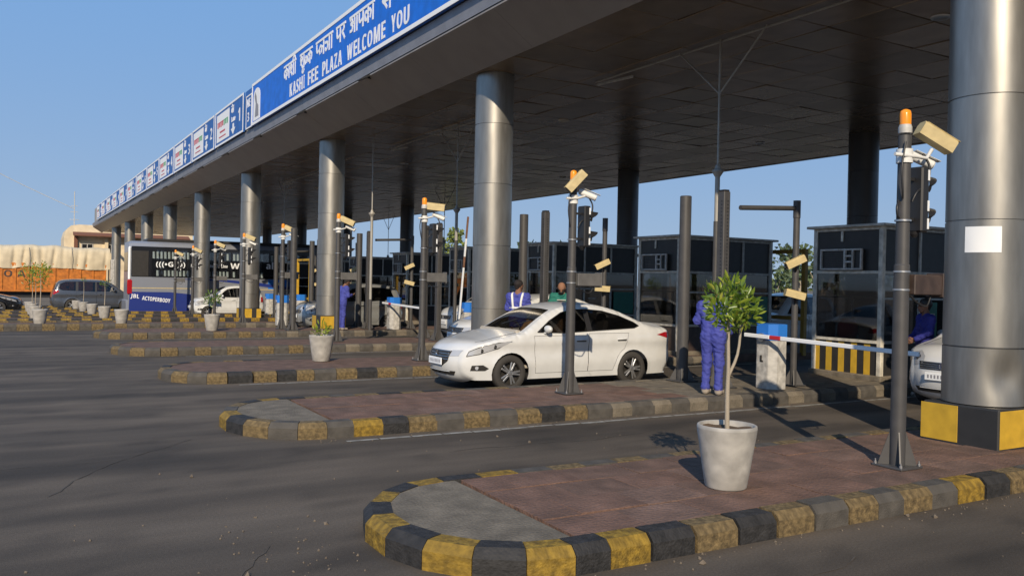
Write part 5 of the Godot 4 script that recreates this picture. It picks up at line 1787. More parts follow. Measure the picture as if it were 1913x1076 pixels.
# p: joints in metres, local to the feet; the person looks along -z of the node. Palette: 0 skin, 1 shirt, 2 trousers, 3 shoes, 4 hair, 5 eye, 6 lip, 7 mask
func person(label: String, at: Vector3, turn: float, p: Dictionary, pal: Array, cell := 0.016, hands := true) -> MeshInstance3D:
	var v := PackedVector3Array()
	var c := PackedColorArray()
	var ix := PackedInt32Array()
	var body := []
	var hip: Vector3 = p.hip
	var chest: Vector3 = p.chest
	var neck: Vector3 = p.neck
	var head: Vector3 = p.head
	var look: Vector3 = p.look.normalized()
	var rt: Vector3 = p.get("right", Vector3.RIGHT)
	var up := (head - neck).normalized()
	var bk := rt.cross(up).normalized() * -1.0      # forward of the trunk
	var belly := hip.lerp(chest, 0.45)
	var fat: float = p.get("fat", 1.0)
	for s in [-1.0, 1.0]:
		body.append([hip + rt * 0.075 * s, hip + rt * 0.085 * s + Vector3(0, -0.06, 0), 0.1, 0.092, 2])
		body.append([belly + rt * 0.07 * s * fat, hip + rt * 0.085 * s + Vector3(0, 0.05, 0), 0.092 * fat, 0.1, 1])
		body.append([chest + rt * 0.085 * s, belly + rt * 0.07 * s * fat, 0.1, 0.092 * fat, 1])
		var sh: Vector3 = p.shoulder[0] if s < 0 else p.shoulder[1]
		body.append([neck + Vector3(0, -0.05, 0) + rt * 0.03 * s, sh, 0.05, 0.056, 1])
		body.append([chest + rt * 0.1 * s, sh, 0.085, 0.06, 1])
		var el: Vector3 = p.elbow[0] if s < 0 else p.elbow[1]
		var wr: Vector3 = p.wrist[0] if s < 0 else p.wrist[1]
		var sl: float = p.get("sleeve", 1.0)
		if sl >= 1.0:
			body.append([sh, el, 0.058, 0.046, 1])
			body.append([el, el.lerp(wr, 0.9), 0.045, 0.036, 1])
			body.append([el.lerp(wr, 0.85), wr, 0.028, 0.025, 0])
		else:
			body.append([sh, sh.lerp(el, 0.7), 0.06, 0.06, 1])
			body.append([sh.lerp(el, 0.6), el, 0.046, 0.041, 0])
			body.append([el, wr, 0.04, 0.026, 0])
		var kn: Vector3 = p.knee[0] if s < 0 else p.knee[1]
		var an: Vector3 = p.ankle[0] if s < 0 else p.ankle[1]
		body.append([hip + rt * 0.09 * s + Vector3(0, -0.04, 0), kn, 0.094, 0.064, 2])
		body.append([kn, an + Vector3(0, 0.04, 0), 0.064, 0.052, 2])
		var toe: Vector3 = an + (p.get("foot", Vector3(0, 0, -1))).normalized() * 0.16 + Vector3(0, -0.045, 0)
		body.append([an + Vector3(0, -0.035, 0), toe, 0.042, 0.034, 3])
		body.append([an + Vector3(0, 0.02, 0), an + Vector3(0, -0.03, 0), 0.04, 0.042, 3])
	body.append([neck, head - up * 0.02, 0.056, 0.052, 0])
	flesh(body, cell, 48.0, v, c, ix, pal)
	var h := []
	var rr := look.cross(Vector3.UP).normalized()
	var hu := rr.cross(look).normalized()
	h.append([head + hu * 0.045 - look * 0.02, head + hu * 0.035 + look * 0.015, 0.082, 0.078, 0])
	h.append([head - hu * 0.03 + look * 0.035, head - hu * 0.07 + look * 0.055, 0.062, 0.042, 0])
	h.append([head + look * 0.095 + hu * 0.012, head + look * 0.108 - hu * 0.026, 0.011, 0.017, 0])
	h.append([head - up * 0.03, neck, 0.05, 0.056, 0])
	for s in [-1.0, 1.0]:
		h.append([head + rr * 0.08 * s + hu * 0.02 - look * 0.01, head + rr * 0.082 * s - hu * 0.025 - look * 0.005, 0.014, 0.01, 0])
		h.append([head + rr * 0.032 * s + hu * 0.012 + look * 0.079, head + rr * 0.033 * s + hu * 0.012 + look * 0.081, 0.011, 0.011, 5])
		h.append([head + rr * 0.02 * s + hu * 0.034 + look * 0.085, head + rr * 0.045 * s + hu * 0.034 + look * 0.076, 0.006, 0.005, 4])
	h.append([head - hu * 0.052 + look * 0.093 - rr * 0.018, head - hu * 0.052 + look * 0.093 + rr * 0.018, 0.007, 0.007, 6])
	flesh(h, 0.008, 110.0, v, c, ix, pal)
	if hands:
		for s in 2:
			var el: Vector3 = p.elbow[s]
			var wr: Vector3 = p.wrist[s]
			var fw: Vector3 = p.get("hand", [wr - el, wr - el])[s]
			flesh(hand_limbs(wr, fw, p.palm[s], p.get("curl", 0.6), 0, -1.0 if s == 0 else 1.0), 0.005, 220.0, v, c, ix, pal)
	var o := put("person", skin_mesh(v, c, ix, 0.012, [pal[1], pal[2]]), M.vertex_cloth, self, at)
	o.rotation.y = turn
	meta(o, label, "person")
	# hair cap
	if not p.has("bald"):
		var hv := PackedVector3Array()
		var hc := PackedColorArray()
		var hx := PackedInt32Array()
		var hr := [[head + hu * 0.062 - look * 0.03, head + hu * 0.066 + look * 0.018, 0.08, 0.07, 4], [head - look * 0.05 + hu * 0.03, head - look * 0.045 - hu * 0.03, 0.075, 0.05, 4]]
		for s in [-1.0, 1.0]: hr.append([head + rr * 0.06 * s + hu * 0.06 - look * 0.01, head + rr * 0.07 * s + hu * 0.01 - look * 0.02, 0.04, 0.022, 4])
		flesh(hr, 0.01, 90.0, hv, hc, hx, pal)
		put("hair", skin_mesh(hv, hc, hx), M.vertex_cloth, o)
	return o

func band(parent: Node, called: String, pts: Array, w: float, m: Material) -> void:
	var st := ST()
	var q := smooth_path(pts, 4)
	tube(st, q, w, 6)
	obj(called, st, m, parent)

func stand(dz := 0.0) -> Dictionary:      # upright figure, arms hanging
	return {"hip": Vector3(0, 0.9, 0), "chest": Vector3(0, 1.24, 0), "neck": Vector3(0, 1.44, 0.01), "head": Vector3(0, 1.57, -0.015), "look": Vector3(0, 0, -1),
		"shoulder": [Vector3(-0.185, 1.36, 0.01), Vector3(0.185, 1.36, 0.01)], "elbow": [Vector3(-0.235, 1.1, 0.04), Vector3(0.235, 1.1, 0.04)], "wrist": [Vector3(-0.24, 0.87, -0.04), Vector3(0.24, 0.87, -0.04)],
		"knee": [Vector3(-0.1, 0.5, -0.02), Vector3(0.1, 0.5, -0.01)], "ankle": [Vector3(-0.1, 0.085, 0.02), Vector3(0.11, 0.085, 0.02)], "palm": [Vector3(1, 0, 0), Vector3(-1, 0, 0)], "curl": 0.45}

# ------------------------------------------------------------------ plants
func leaf_mesh(l: float, w: float, bend: float) -> ArrayMesh:
	var st := ST()
	group(st)
	var mid := [Vector3.ZERO, Vector3(0, l * 0.4, bend * 0.3 * l), Vector3(0, l * 0.75, bend * 0.75 * l), Vector3(0, l, bend * 1.2 * l)]
	var wd := [0.06, 0.5, 0.4, 0.0]
	for i in 3:
		for s in [-1.0, 1.0]:
			var a: Vector3 = mid[i] + Vector3(s * w * wd[i], 0, -0.12 * w)
			var b: Vector3 = mid[i + 1] + Vector3(s * w * wd[i + 1], 0, -0.12 * w)
			var q := [mid[i], a, b, mid[i + 1]]
			if i == 2: q = [mid[i], a, mid[3]]
			face(st, q, Vector3(0, 0, -1))
	return fin(st)

func place_dir(d: Vector3, roll: float) -> Basis:
	var y := d.normalized()
	var x := y.cross(Vector3.UP if absf(y.y) < 0.95 else Vector3.RIGHT).normalized()
	return Basis(y, roll) * Basis(x, y, x.cross(y))

func potted_tree(label: String, at: Vector3, parts: int, rest: int, blobs: Array, trunk: Array, leaf_l: float, tint := 0) -> void:
	var o := thing("potted_tree", label, "tree", at)
	var st := ST()
	for t in trunk: tube(st, smooth_path(t[0], 3), t[1], 9, t[2])
	obj("trunk", st, M.bark, o)
	var key := "leafset%.2f" % leaf_l
	if not cache.has(key): cache[key] = [leaf_mesh(leaf_l, leaf_l * 0.32, 0.3), leaf_mesh(leaf_l * 0.75, leaf_l * 0.3, 0.55), leaf_mesh(leaf_l * 1.15, leaf_l * 0.27, -0.15)]
	var all := []
	for i in parts + rest:
		var b: Array = blobs[rng.randi() % blobs.size()]
		var d := Vector3(rng.randfn(), rng.randfn(), rng.randfn()).normalized()
		var p: Vector3 = b[0] + d * b[1] * (pow(rng.randf(), 0.45) if i >= parts else rng.randf_range(0.8, 1.08))
		all.append([p, (d + Vector3(0, 0.55, 0) + Vector3(rng.randfn(), rng.randfn(), rng.randfn()) * 0.45).normalized()])
	for i in parts:
		var r := rng.randf()
		var m: Material = M["leaf%d" % ((0 if r < 0.45 else (1 if r < 0.75 else (2 if r < 0.9 else 3))) if tint == 0 else (3 if r < 0.5 else 1))]
		var l := put("leaf", cache[key][rng.randi() % 3], m, o, all[i][0])
		l.basis = place_dir(all[i][1], rng.randf() * TAU) * Basis.from_scale(Vector3.ONE * rng.randf_range(0.6, 1.15))
	var mm := MultiMesh.new()
	mm.transform_format = MultiMesh.TRANSFORM_3D
	mm.mesh = cache[key][0]
	mm.instance_count = rest
	for i in rest: mm.set_instance_transform(i, Transform3D(place_dir(all[parts + i][1], rng.randf() * TAU).scaled(Vector3.ONE * rng.randf_range(0.7, 1.1)), all[parts + i][0]))
	var mi := MultiMeshInstance3D.new()
	mi.name = "foliage"
	mi.multimesh = mm
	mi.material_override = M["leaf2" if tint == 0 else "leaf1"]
	mi.set_meta("kind", "stuff")
	o.add_child(mi, true)

func planter(label: String, at: Vector3, sc := 1.0) -> void:
	var o := thing("planter", label, "planter", at, rng.randf() * 6.0, "white concrete planters on the islands")
	if not cache.has("planter"):
		var st := ST()
		lathe(st, X(Vector3.ZERO), [Vector2(0, 0), Vector2(0.165, 0), Vector2(0.172, 0.012), Vector2(0.2, 0.2), Vector2(0.228, 0.4), Vector2(0.243, 0.5), Vector2(0.247, 0.535)], 40, true)
		var rim := ST()
		lathe(rim, X(Vector3.ZERO), [Vector2(0.247, 0.535), Vector2(0.244, 0.56), Vector2(0.235, 0.566), Vector2(0.218, 0.56), Vector2(0.212, 0.5)], 40, true)
		var so := ST()
		group(so)
		var n := 20
		for i in n:
			for j in 4:
				var q := []
				for e in [[0, 0], [1, 0], [1, 1], [0, 1]]:
					var a: float = TAU * (i + e[0]) / n
					var r: float = 0.216 * (j + e[1]) / 4.0
					q.append(Vector3(cos(a) * r, 0.52 + 0.018 * sin(a * 3.0 + r * 40.0) * (r / 0.2), sin(a) * r))
				face(so, q, Vector3.UP)
		cache["planter"] = [fin(st), fin(rim), fin(so)]
	for i in 3:
		var p := put(["pot", "rim", "soil"][i], cache["planter"][i], [M.pot_white, M.pot_white, M.soil][i], o)
		p.scale = Vector3(sc, sc * 0.92, sc)

func sapling(label: String, at: Vector3, h: float, n: int, spread: float, tint: int) -> void:
	potted_tree(label, at, 0, n, [[Vector3(0.02, h, 0), spread], [Vector3(-spread * 0.6, h - spread * 0.5, 0.05), spread * 0.7], [Vector3(spread * 0.6, h - spread * 0.3, -0.05), spread * 0.7]], [[[Vector3(0, 0, 0), Vector3(0.015, h * 0.5, 0), Vector3(0, h, 0)], 0.018, 0.008]], 0.11, tint)

func far_tree(label: String, at: Vector3, h: float, r: float, n: int, col: Color, trunk_h: float) -> void:
	var o := thing("tree", label, "tree", at, 0, "trees beyond the plaza")
	var st := ST()
	tube(st, [Vector3.ZERO, Vector3(0.1 * r, trunk_h * 0.6, 0), Vector3(0, h * 0.8, 0)], 0.07 * r, 8, 0.03 * r)
	var blobs := []
	for i in 9:
		var a := rng.randf() * TAU
		var q := Vector3(cos(a) * r * rng.randf_range(0.2, 0.75), trunk_h + (h - trunk_h) * rng.randf_range(0.15, 0.85), sin(a) * r * rng.randf_range(0.2, 0.75))
		blobs.append([q, r * rng.randf_range(0.25, 0.5)])
		tube(st, [Vector3(0, trunk_h * 0.7, 0), (q + Vector3(0, trunk_h, 0)) * 0.5, q], 0.025 * r, 6, 0.01 * r)
	obj("trunk", st, M.bark, o)
	var ft := ST()
	flat(ft)
	for i in n:
		var b: Array = blobs[rng.randi() % blobs.size()]
		var d := Vector3(rng.randfn(), rng.randfn() * 0.8, rng.randfn()).normalized()
		var p: Vector3 = b[0] + d * b[1] * pow(rng.randf(), 0.35)
		var bs := place_dir(d + Vector3(rng.randfn(), rng.randfn(), rng.randfn()) * 0.6, rng.randf() * TAU)
		var s := r * rng.randf_range(0.045, 0.09)
		var f := rng.randf_range(0.7, 1.3)
		ft.set_color(Color(col.r * f, col.g * f, col.b * f))
		face(ft, [p + bs * Vector3(-s, 0, 0), p + bs * Vector3(0, -s * 0.5, s * 0.2), p + bs * Vector3(s, 0, 0), p + bs * Vector3(0, s * 1.2, 0)], bs.z)
	obj("crown", ft, M.vertex_leaf, o)

# ------------------------------------------------------------------ the place
func isle(k: int) -> Array:        # near and far edge of island k
	return [-4.4, -6.55] if k == 0 else [-9.45 - PITCH * (k - 1), -11.75 - PITCH * (k - 1)]

func _ready() -> void:
	rng.seed = 20240611
	# camera
	var cam := Camera3D.new()
	cam.name = "camera"
	add_child(cam)
	cam.position = Vector3(0, CAM_H, 0)
	cam.rotation = Vector3(-0.00757, -deg_to_rad(30.0), 0.021)
	cam.fov = 37.5
	cam.near = 0.1
	cam.far = 3000.0
	cam.current = true
	# sky, sun, exposure
	var sky := ProceduralSkyMaterial.new()
	sky.sky_top_color = Color(0.42, 0.61, 0.83)
	sky.sky_horizon_color = Color(0.63, 0.71, 0.79)
	sky.sky_curve = 0.12
	sky.ground_bottom_color = Color(0.3, 0.26, 0.2)
	sky.ground_horizon_color = Color(0.58, 0.62, 0.66)
	sky.sky_energy_multiplier = 1.0
	var sk := Sky.new()
	sk.sky_material = sky
	var env := Environment.new()
	env.background_mode = Environment.BG_SKY
	env.sky = sk
	env.tonemap_mode = Environment.TONE_MAPPER_LINEAR
	env.tonemap_exposure = 1.1
	env.sdfgi_enabled = true
	env.ssao_enabled = true
	env.ssil_enabled = true
	var we := WorldEnvironment.new()
	we.name = "world_environment"
	we.environment = env
	add_child(we)
	var sun := DirectionalLight3D.new()
	sun.name = "sun"
	sun.light_color = Color(1.0, 0.93, 0.82)
	sun.light_energy = 1.35
	sun.light_angular_distance = 0.5
	sun.shadow_enabled = true
	add_child(sun)
	sun.look_at_from_position(Vector3.ZERO, Vector3(0.4635, -0.4848, -0.7417), Vector3.UP)

	materials()
	build_ground()
	for k in 11:
		var e := isle(k)
		build_island(k, 2.1 if k < 3 else (1.75 if k < 5 else -4.6), e[0], e[1], 20.0 if k > 0 else 16.5)
	grit_on_road()
	build_canopy()
	var order := ["first", "second", "third", "fourth", "fifth", "sixth", "seventh", "eighth", "ninth"]
	for i in range(-1, 9):
		var z := -5.55 - 11.0 * i
		if i >= 0:
			build_column("dented_column" if i == 0 else "column", 9.22 - 0.0125 * absf(z) + (0.17 if i == 0 else 0.0), z, "silver clad front column with dented lower cladding and a white notice" if i == 0 else "silver clad front row column on yellow and black plinth, %s along the row" % order[i], "front row of canopy columns")
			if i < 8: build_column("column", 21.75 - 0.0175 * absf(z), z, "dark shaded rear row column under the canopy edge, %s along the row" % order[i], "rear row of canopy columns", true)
	build_signs()
	notice_on_column()
	background()
	vehicles()
	furniture()
	plants()
	people()

func notice_on_column() -> void:
	var st := ST()
	group(st)
	var n := 14
	for i in n:
		for j in 3:
			var q := []
			for e in [[0, 0], [1, 0], [1, 1], [0, 1]]:
				var a: float = lerpf(PI - 0.02, PI - 0.86, float(i + e[0]) / n)
				var y := lerpf(2.27, 2.55, float(j + e[1]) / 3.0)
				var r := 0.4285 + 0.003 * sin(a * 9.0) * sin(y * 14.0)
				q.append(Vector3(cos(a) * r, y, sin(a) * r))
			face(st, q, Vector3(q[0].x, 0, q[0].z))
	var o := obj("paper_notice", st, M.white_paint, self, Vector3(9.39 - 0.0125 * 5.55, 0, -5.55))
	meta(o, "blank white paper notice pasted on the dented silver column", "notice")

func background() -> void:
	# two-storey building behind the truck
	var gy := ground_y(-110)
	var o := thing("building", "cream two storey building with brown sunshade and roof mast behind the truck", "building", Vector3(4.0, gy, -110))
	var st := ST()
	var face_poly := PackedVector2Array([Vector2(0, 0), Vector2(14, 0), Vector2(14, 7.85), Vector2(1.5, 7.95), Vector2(0.7, 7.8), Vector2(0.2, 7.3), Vector2(0, 6.5)])
	prism(st, X(Vector3.ZERO), face_poly, -9.0, 0.0)
	obj("wall", st, M.cream_wall, o)
	var sh := ST()
	prism(sh, X(Vector3.ZERO, Vector3(0, PI / 2, 0)), PackedVector2Array([Vector2(-0.02, 7.1), Vector2(-1.3, 6.75), Vector2(-1.3, 6.6), Vector2(-0.02, 6.8)]), 0.9, 13.5)
	obj("sunshade", sh, M.brown_tile, o)
	for x in [1.2, 4.4, 7.4]: obj("pier", bx(Vector3(x - 0.18, 0, 0.0), Vector3(x + 0.18, 6.6, 0.35)), M.cream_wall if x > 2 else M.brown_tile, o)
	for x in [2.4, 4.95, 8.6]:
		var w := obj("window", bx(Vector3(x - 0.62, 4.75, -0.02), Vector3(x + 0.62, 5.75, 0.05)), M.off_white, o)
		for s in [-1.0, 1.0]: obj("pane", bx(Vector3(x + s * 0.29 - 0.24, 4.8, 0.05), Vector3(x + s * 0.29 + 0.24, 5.7, 0.06)), M.window_dark, w)
	var ms := ST()
	tube(ms, [Vector3(1.1, 7.6, -2), Vector3(1.1, 11.9, -2)], 0.05, 6)
	for y in [8.6, 9.5, 10.2]: tube(ms, [Vector3(0.6 + (y - 8.6) * 0.1, y, -2), Vector3(1.6 - (y - 8.6) * 0.1, y, -2)], 0.03, 6)
	obj("mast", ms, M.frame_grey, o)
	var wr := ST()
	tube(wr, smooth_path([Vector3(-9, 16.5, -111), Vector3(-2.0, 12.6, -112), Vector3(5.1, 9.3, -112)]), 0.035, 5)
	meta(obj("overhead_wire", wr, M.frame_grey, self), "thin overhead wire sagging across the sky to the roof mast", "wire")
	# trees behind
	far_tree("yellow green tree rising above the booths beside the second front column", Vector3(35.5, -0.5, -75), 7.6, 2.6, 1500, Color(0.16, 0.2, 0.05), 3.2)
	var far_labels := ["low dusty tree", "dark bushy tree", "pale rounded tree", "tall ragged tree", "broad hazy tree", "small scrubby tree", "dense grey green tree"]
	var spots := [[62, -52, 6.0], [75, -66, 7.0], [66, -61, 4.5], [88, -70, 8.0], [82, -88, 7.5], [58, -63, 4.2], [70, -82, 6.0], [96, -58, 7.0], [52, -84, 6.5], [78, -40, 6.0]]
	var where := ["seen in the gap before the mustard frame", "seen right of the rear column", "behind the second booth roof", "behind the nearest booth", "between the third and fourth booths", "low behind the white car in the gap", "behind the fourth booth", "at the far edge behind the nearest column", "behind the line of far booths", "beyond the lanes behind the boom"]
	for i in spots.size():
		var s: Array = spots[i]
		var f := rng.randf_range(0.8, 1.15)
		far_tree("%s %s" % [far_labels[i % 7], where[i]], Vector3(s[0], -0.4, s[1]), s[2], s[2] * 0.55, 700, Color(0.085 * f, 0.12 * f, 0.05), s[2] * 0.22)

func vehicles() -> void:
	car("sedan", "car_white", "sedan", "white sedan stopped between the islands, seen from its side behind the second pole", "car", Vector3(6.27, 0, -13.16), 0, 0.99, 0.055)
	car("sedan", "car_white", "sedan", "white sedan mostly hidden, only its roof showing behind the first white sedan", "car", Vector3(9.4, 0, -18.95), 0, 1.02)
	car("hatch", "car_white", "hatchback", "white hatchback with its front peeping out beside the dented column", "car", Vector3(12.35, 0, -7.95), 0.03, 1.0, 0.06)
	car("hatch", "car_white", "hatchback", "white hatchback in a far lane, nose beside the coach and tail behind a column", "car", Vector3(7.6, ground_y(-46.3), -46.3), 0, 0.98)
	car("hatch", "car_silver", "hatchback", "grey hatchback beside the man in blue looking at his phone", "car", Vector3(8.5, ground_y(-29.8), -29.8), 0, 1.02)
	car("hatch", "car_white", "hatchback", "white hatchback showing only its grille beside the blue topped barrier near the second column", "car", Vector3(11.7, 0, -24.4), 0, 1.0)
	car("hatch", "car_white", "hatchback", "white hatchback seen in the gap between the two nearest booths", "car", Vector3(18.6, 0, -18.6), 0, 1.0)
	car("mpv", "car_grey", "people_carrier", "dark grey people carrier with its tail beside the orange truck", "car", Vector3(1.45 + 4.73 * 1.06, ground_y(-57.3), -57.3), PI, 1.06)
	car("sedan", "car_black", "sedan", "black sedan cut off by the picture edge near the white planters", "car", Vector3(-0.15, ground_y(-51.9), -51.9), PI, 1.08)
	build_bus(Vector3(5.0, ground_y(-52), -51.95))
	build_truck(Vector3(4.7, ground_y(-62.8), -62.85))

func furniture() -> void:
	var who := ["nearest lane signal pole with cream camera tipped towards the dented column", "second lane signal pole, in front of the white sedan", "lane signal pole standing just before the white sedan's nose", "lane signal pole half behind the front column beside a man in blue", "lane signal pole before the row of blue topped barriers", "lane signal pole hidden close behind the fourth front column", "lane signal pole rising behind a white planter and white hatchback", "thin far signal pole in front of the coach's middle windows", "farthest thin signal pole in front of the coach's rear windows"]
	for k in 9: signal_pole(k, -5.08 if k == 0 else -10.63 - PITCH * (k - 1) + (0.02 if k > 1 else 0.0), who[k])
	for k in range(1, 8):
		var dz := -PITCH * (k - 1)
		curtain_post(-11.28 + dz, false, ["plain round sensor post behind the white sedan's tail", "plain round sensor post left of the man in teal", "plain round sensor post hidden by a signal pole near the sedan's nose", "plain round sensor post against the grey hatchback", "plain round sensor post just behind the third front column", "plain round sensor post in a far lane before the coach", "farthest plain round sensor post"][k - 1])
		curtain_post(-10.35 + dz, true, ["slotted square sensor post behind the potted tree", "slotted square sensor post beside the man in teal", "slotted square sensor post close behind a signal light near the sedan's nose", "slotted square sensor post behind the grey hatchback", "slotted square sensor post among the far barriers", "slotted square sensor post in the lane before the coach", "farthest slotted square sensor post"][k - 1])
	curtain_post(-26.4, false, "plain dark post standing right of the blue topped far barriers", 7.33, 3.2)
	for k in range(1, 8):
		var dz := -PITCH * (k - 1)
		barrier(10.76, -10.0 + dz, [0, 1, 0, 2, 1, 0, 0, 0][k], ["cream barrier cabinet with lowered red and white boom near the nearest booth", "barrier cabinet hidden behind the white sedan's roof", "cream barrier cabinet with raised rust and white boom beside the second front column", "cream barrier cabinet with lowered white boom beside the grey hatchback", "far barrier cabinet beside the dark slim post", "farther barrier cabinet before the coach", "farthest of the barrier cabinets in the row"][k - 1])
		gantry(11.42, -10.11 + dz, k in [1, 4, 6], ["camera pole with long arm beside the nearest barrier cabinet", "armless camera pole above the white sedan's roof", "camera pole close behind the second front column", "camera pole with short arm before the wide far booth", "camera pole among far yellow frames", "camera pole with arm before the coach's front", "farthest of the camera poles, before the coach"][k - 1])
	barrier(8.0, -30.2, 0, "cream barrier cabinet with blue hood right behind the fifth signal pole")
	service_pole(11.0, -11.6, "forked conduit pole between the two nearest booths, pale above the finial", 2.85)
	service_pole(11.1, -22.6, "forked conduit pole rising behind the third signal pole")
	service_pole(9.75, -26.05, "straight pale pole beside the grey hatchback", 1.0, "pole_light", false)
	service_pole(10.25, -38.6, "far thin conduit pole rising to the ceiling near the third front column")
	service_pole(22.6, -57.0, "far dark forked pole seen against the sky over the booths")
	service_pole(18.0, -38.0, "rear thin pole seen against the sky beside a dark rear column", 2.6)
	var bl := ["nearest toll booth with yellow striped wall and red bag inside", "toll booth behind the potted tree with air conditioner on its front", "toll booth behind the man in teal and the white sedan", "toll booth left of the second front column", "wide dark toll booth behind the grey hatchback", "far toll booth behind the third front column", "far toll booth with yellow frames beside it", "farthest toll booth before the coach"]
	for j in 8: booth(j, bl[j])
	# guard frames at the rear of the islands
	var gl := ["mustard guard frame seen between the two nearest booths", "mustard guard frame behind the second booth", "mustard guard frame behind the third booth", "mustard guard frame behind the fourth booth", "yellow guard frame near the third front column", "yellow striped guard frame beside the far barriers"]
	var gp := [[17.45, -15.15], [17.45, -20.65], [17.45, -26.1], [17.45, -9.7], [11.05, -37.1], [11.6, -20.9]]
	for i in gp.size():
		var g := thing("guard_frame", gl[i], "guard frame", Vector3(gp[i][0], ground_y(gp[i][1]), gp[i][1]), 0, "yellow guard frames on the islands")
		var m: Material = M.mustard if i < 4 else M.yellow
		var h := 2.85 if i < 5 else 1.05
		for z in [0.0, -2.0 if i < 5 else -0.8]: obj("post", bx(Vector3(-0.06, 0.1, z - 0.06), Vector3(0.06, h, z + 0.06), 0.01), m, g)
		for y in [h - 0.06, 1.05 if i < 5 else 0.4]:
			obj("rail", bx(Vector3(-0.045, y - 0.05, -1.94 if i < 5 else -0.74), Vector3(0.045, y + 0.05, -0.06), 0.01), m, g)

func plants() -> void:
	planter("white planter holding the small tree on the nearest island", Vector3(5.1, KERB, -5.2), 1.0)
	potted_tree("small leafy tree with forked pale trunk growing in the nearest planter", Vector3(5.1, KERB + 0.48, -5.2), 285, 220,
		[[Vector3(-0.02, 1.05, 0.0), 0.16], [Vector3(-0.12, 0.98, 0.02), 0.09], [Vector3(0.12, 1.03, 0.05), 0.12], [Vector3(0.05, 1.15, -0.02), 0.09], [Vector3(-0.09, 1.11, -0.04), 0.1], [Vector3(-0.03, 0.9, 0.03), 0.08], [Vector3(0.14, 0.94, 0.07), 0.08]],
		[[[Vector3(0, 0, 0), Vector3(-0.005, 0.3, 0), Vector3(0.0, 0.5, 0), Vector3(-0.01, 0.78, 0.0), Vector3(-0.03, 1.0, 0.02)], 0.021, 0.012],
		[[Vector3(0.0, 0.44, 0), Vector3(0.09, 0.62, 0.01), Vector3(0.13, 0.85, 0.0), Vector3(0.12, 1.03, 0.0)], 0.014, 0.008]], 0.085)
	planter("dusty white planter with dry weeds before the third front column", Vector3(5.2, KERB, -16.6), 1.0)
	sapling("dry weeds in the dusty planter before the third front column", Vector3(5.2, KERB + 0.5, -16.6), 0.16, 60, 0.14, 1)
	planter("white planter with low green shrub in front of the white hatchback", Vector3(4.95, KERB, -26.6), 0.95)
	sapling("low green shrub in the planter in front of the white hatchback", Vector3(4.95, KERB + 0.5, -26.6), 0.5, 130, 0.2, 0)
	var at := [[2.98, 5], [2.85, 6], [2.75, 7], [2.7, 8], [2.65, 9], [0.5, 5], [0.42, 6], [0.36, 7], [0.3, 8]]
	var pl := ["white planter with no plant beside the coach's tail", "white planter just left of the coach's tail lamp", "white planter below the people carrier's front door", "small white planter right of the people carrier's rear wheel", "smallest white planter by the people carrier's rear wheel", "large white planter near the black sedan, foremost of its row", "white planter second of the row near the black sedan", "white planter third of the row near the black sedan", "far white planter behind the row near the black sedan"]
	for i in at.size():
		var k: int = at[i][1]
		var z: float = isle(k)[0] - 0.75
		planter(pl[i], Vector3(at[i][0], ground_y(z) + KERB, z), 0.97)
	var sp := [[0.5, 5, 1.25, 170, 0.28, 1, "yellowish sapling in the foremost planter near the black sedan"], [0.42, 6, 1.0, 170, 0.36, 0, "green bushy shrub in the second planter near the black sedan"], [0.36, 7, 1.5, 200, 0.4, 1, "orange tinged sapling before the orange truck"], [2.85, 6, 0.9, 50, 0.2, 0, "thin sapling before the truck's white rear post"], [2.7, 8, 1.1, 14, 0.12, 0, "bare pale stem in front of the people carrier"]]
	for s in sp:
		var z: float = isle(s[1])[0] - 0.75
		sapling(s[6], Vector3(s[0], ground_y(z) + KERB + 0.55, z), s[2], s[3], s[4], s[5])

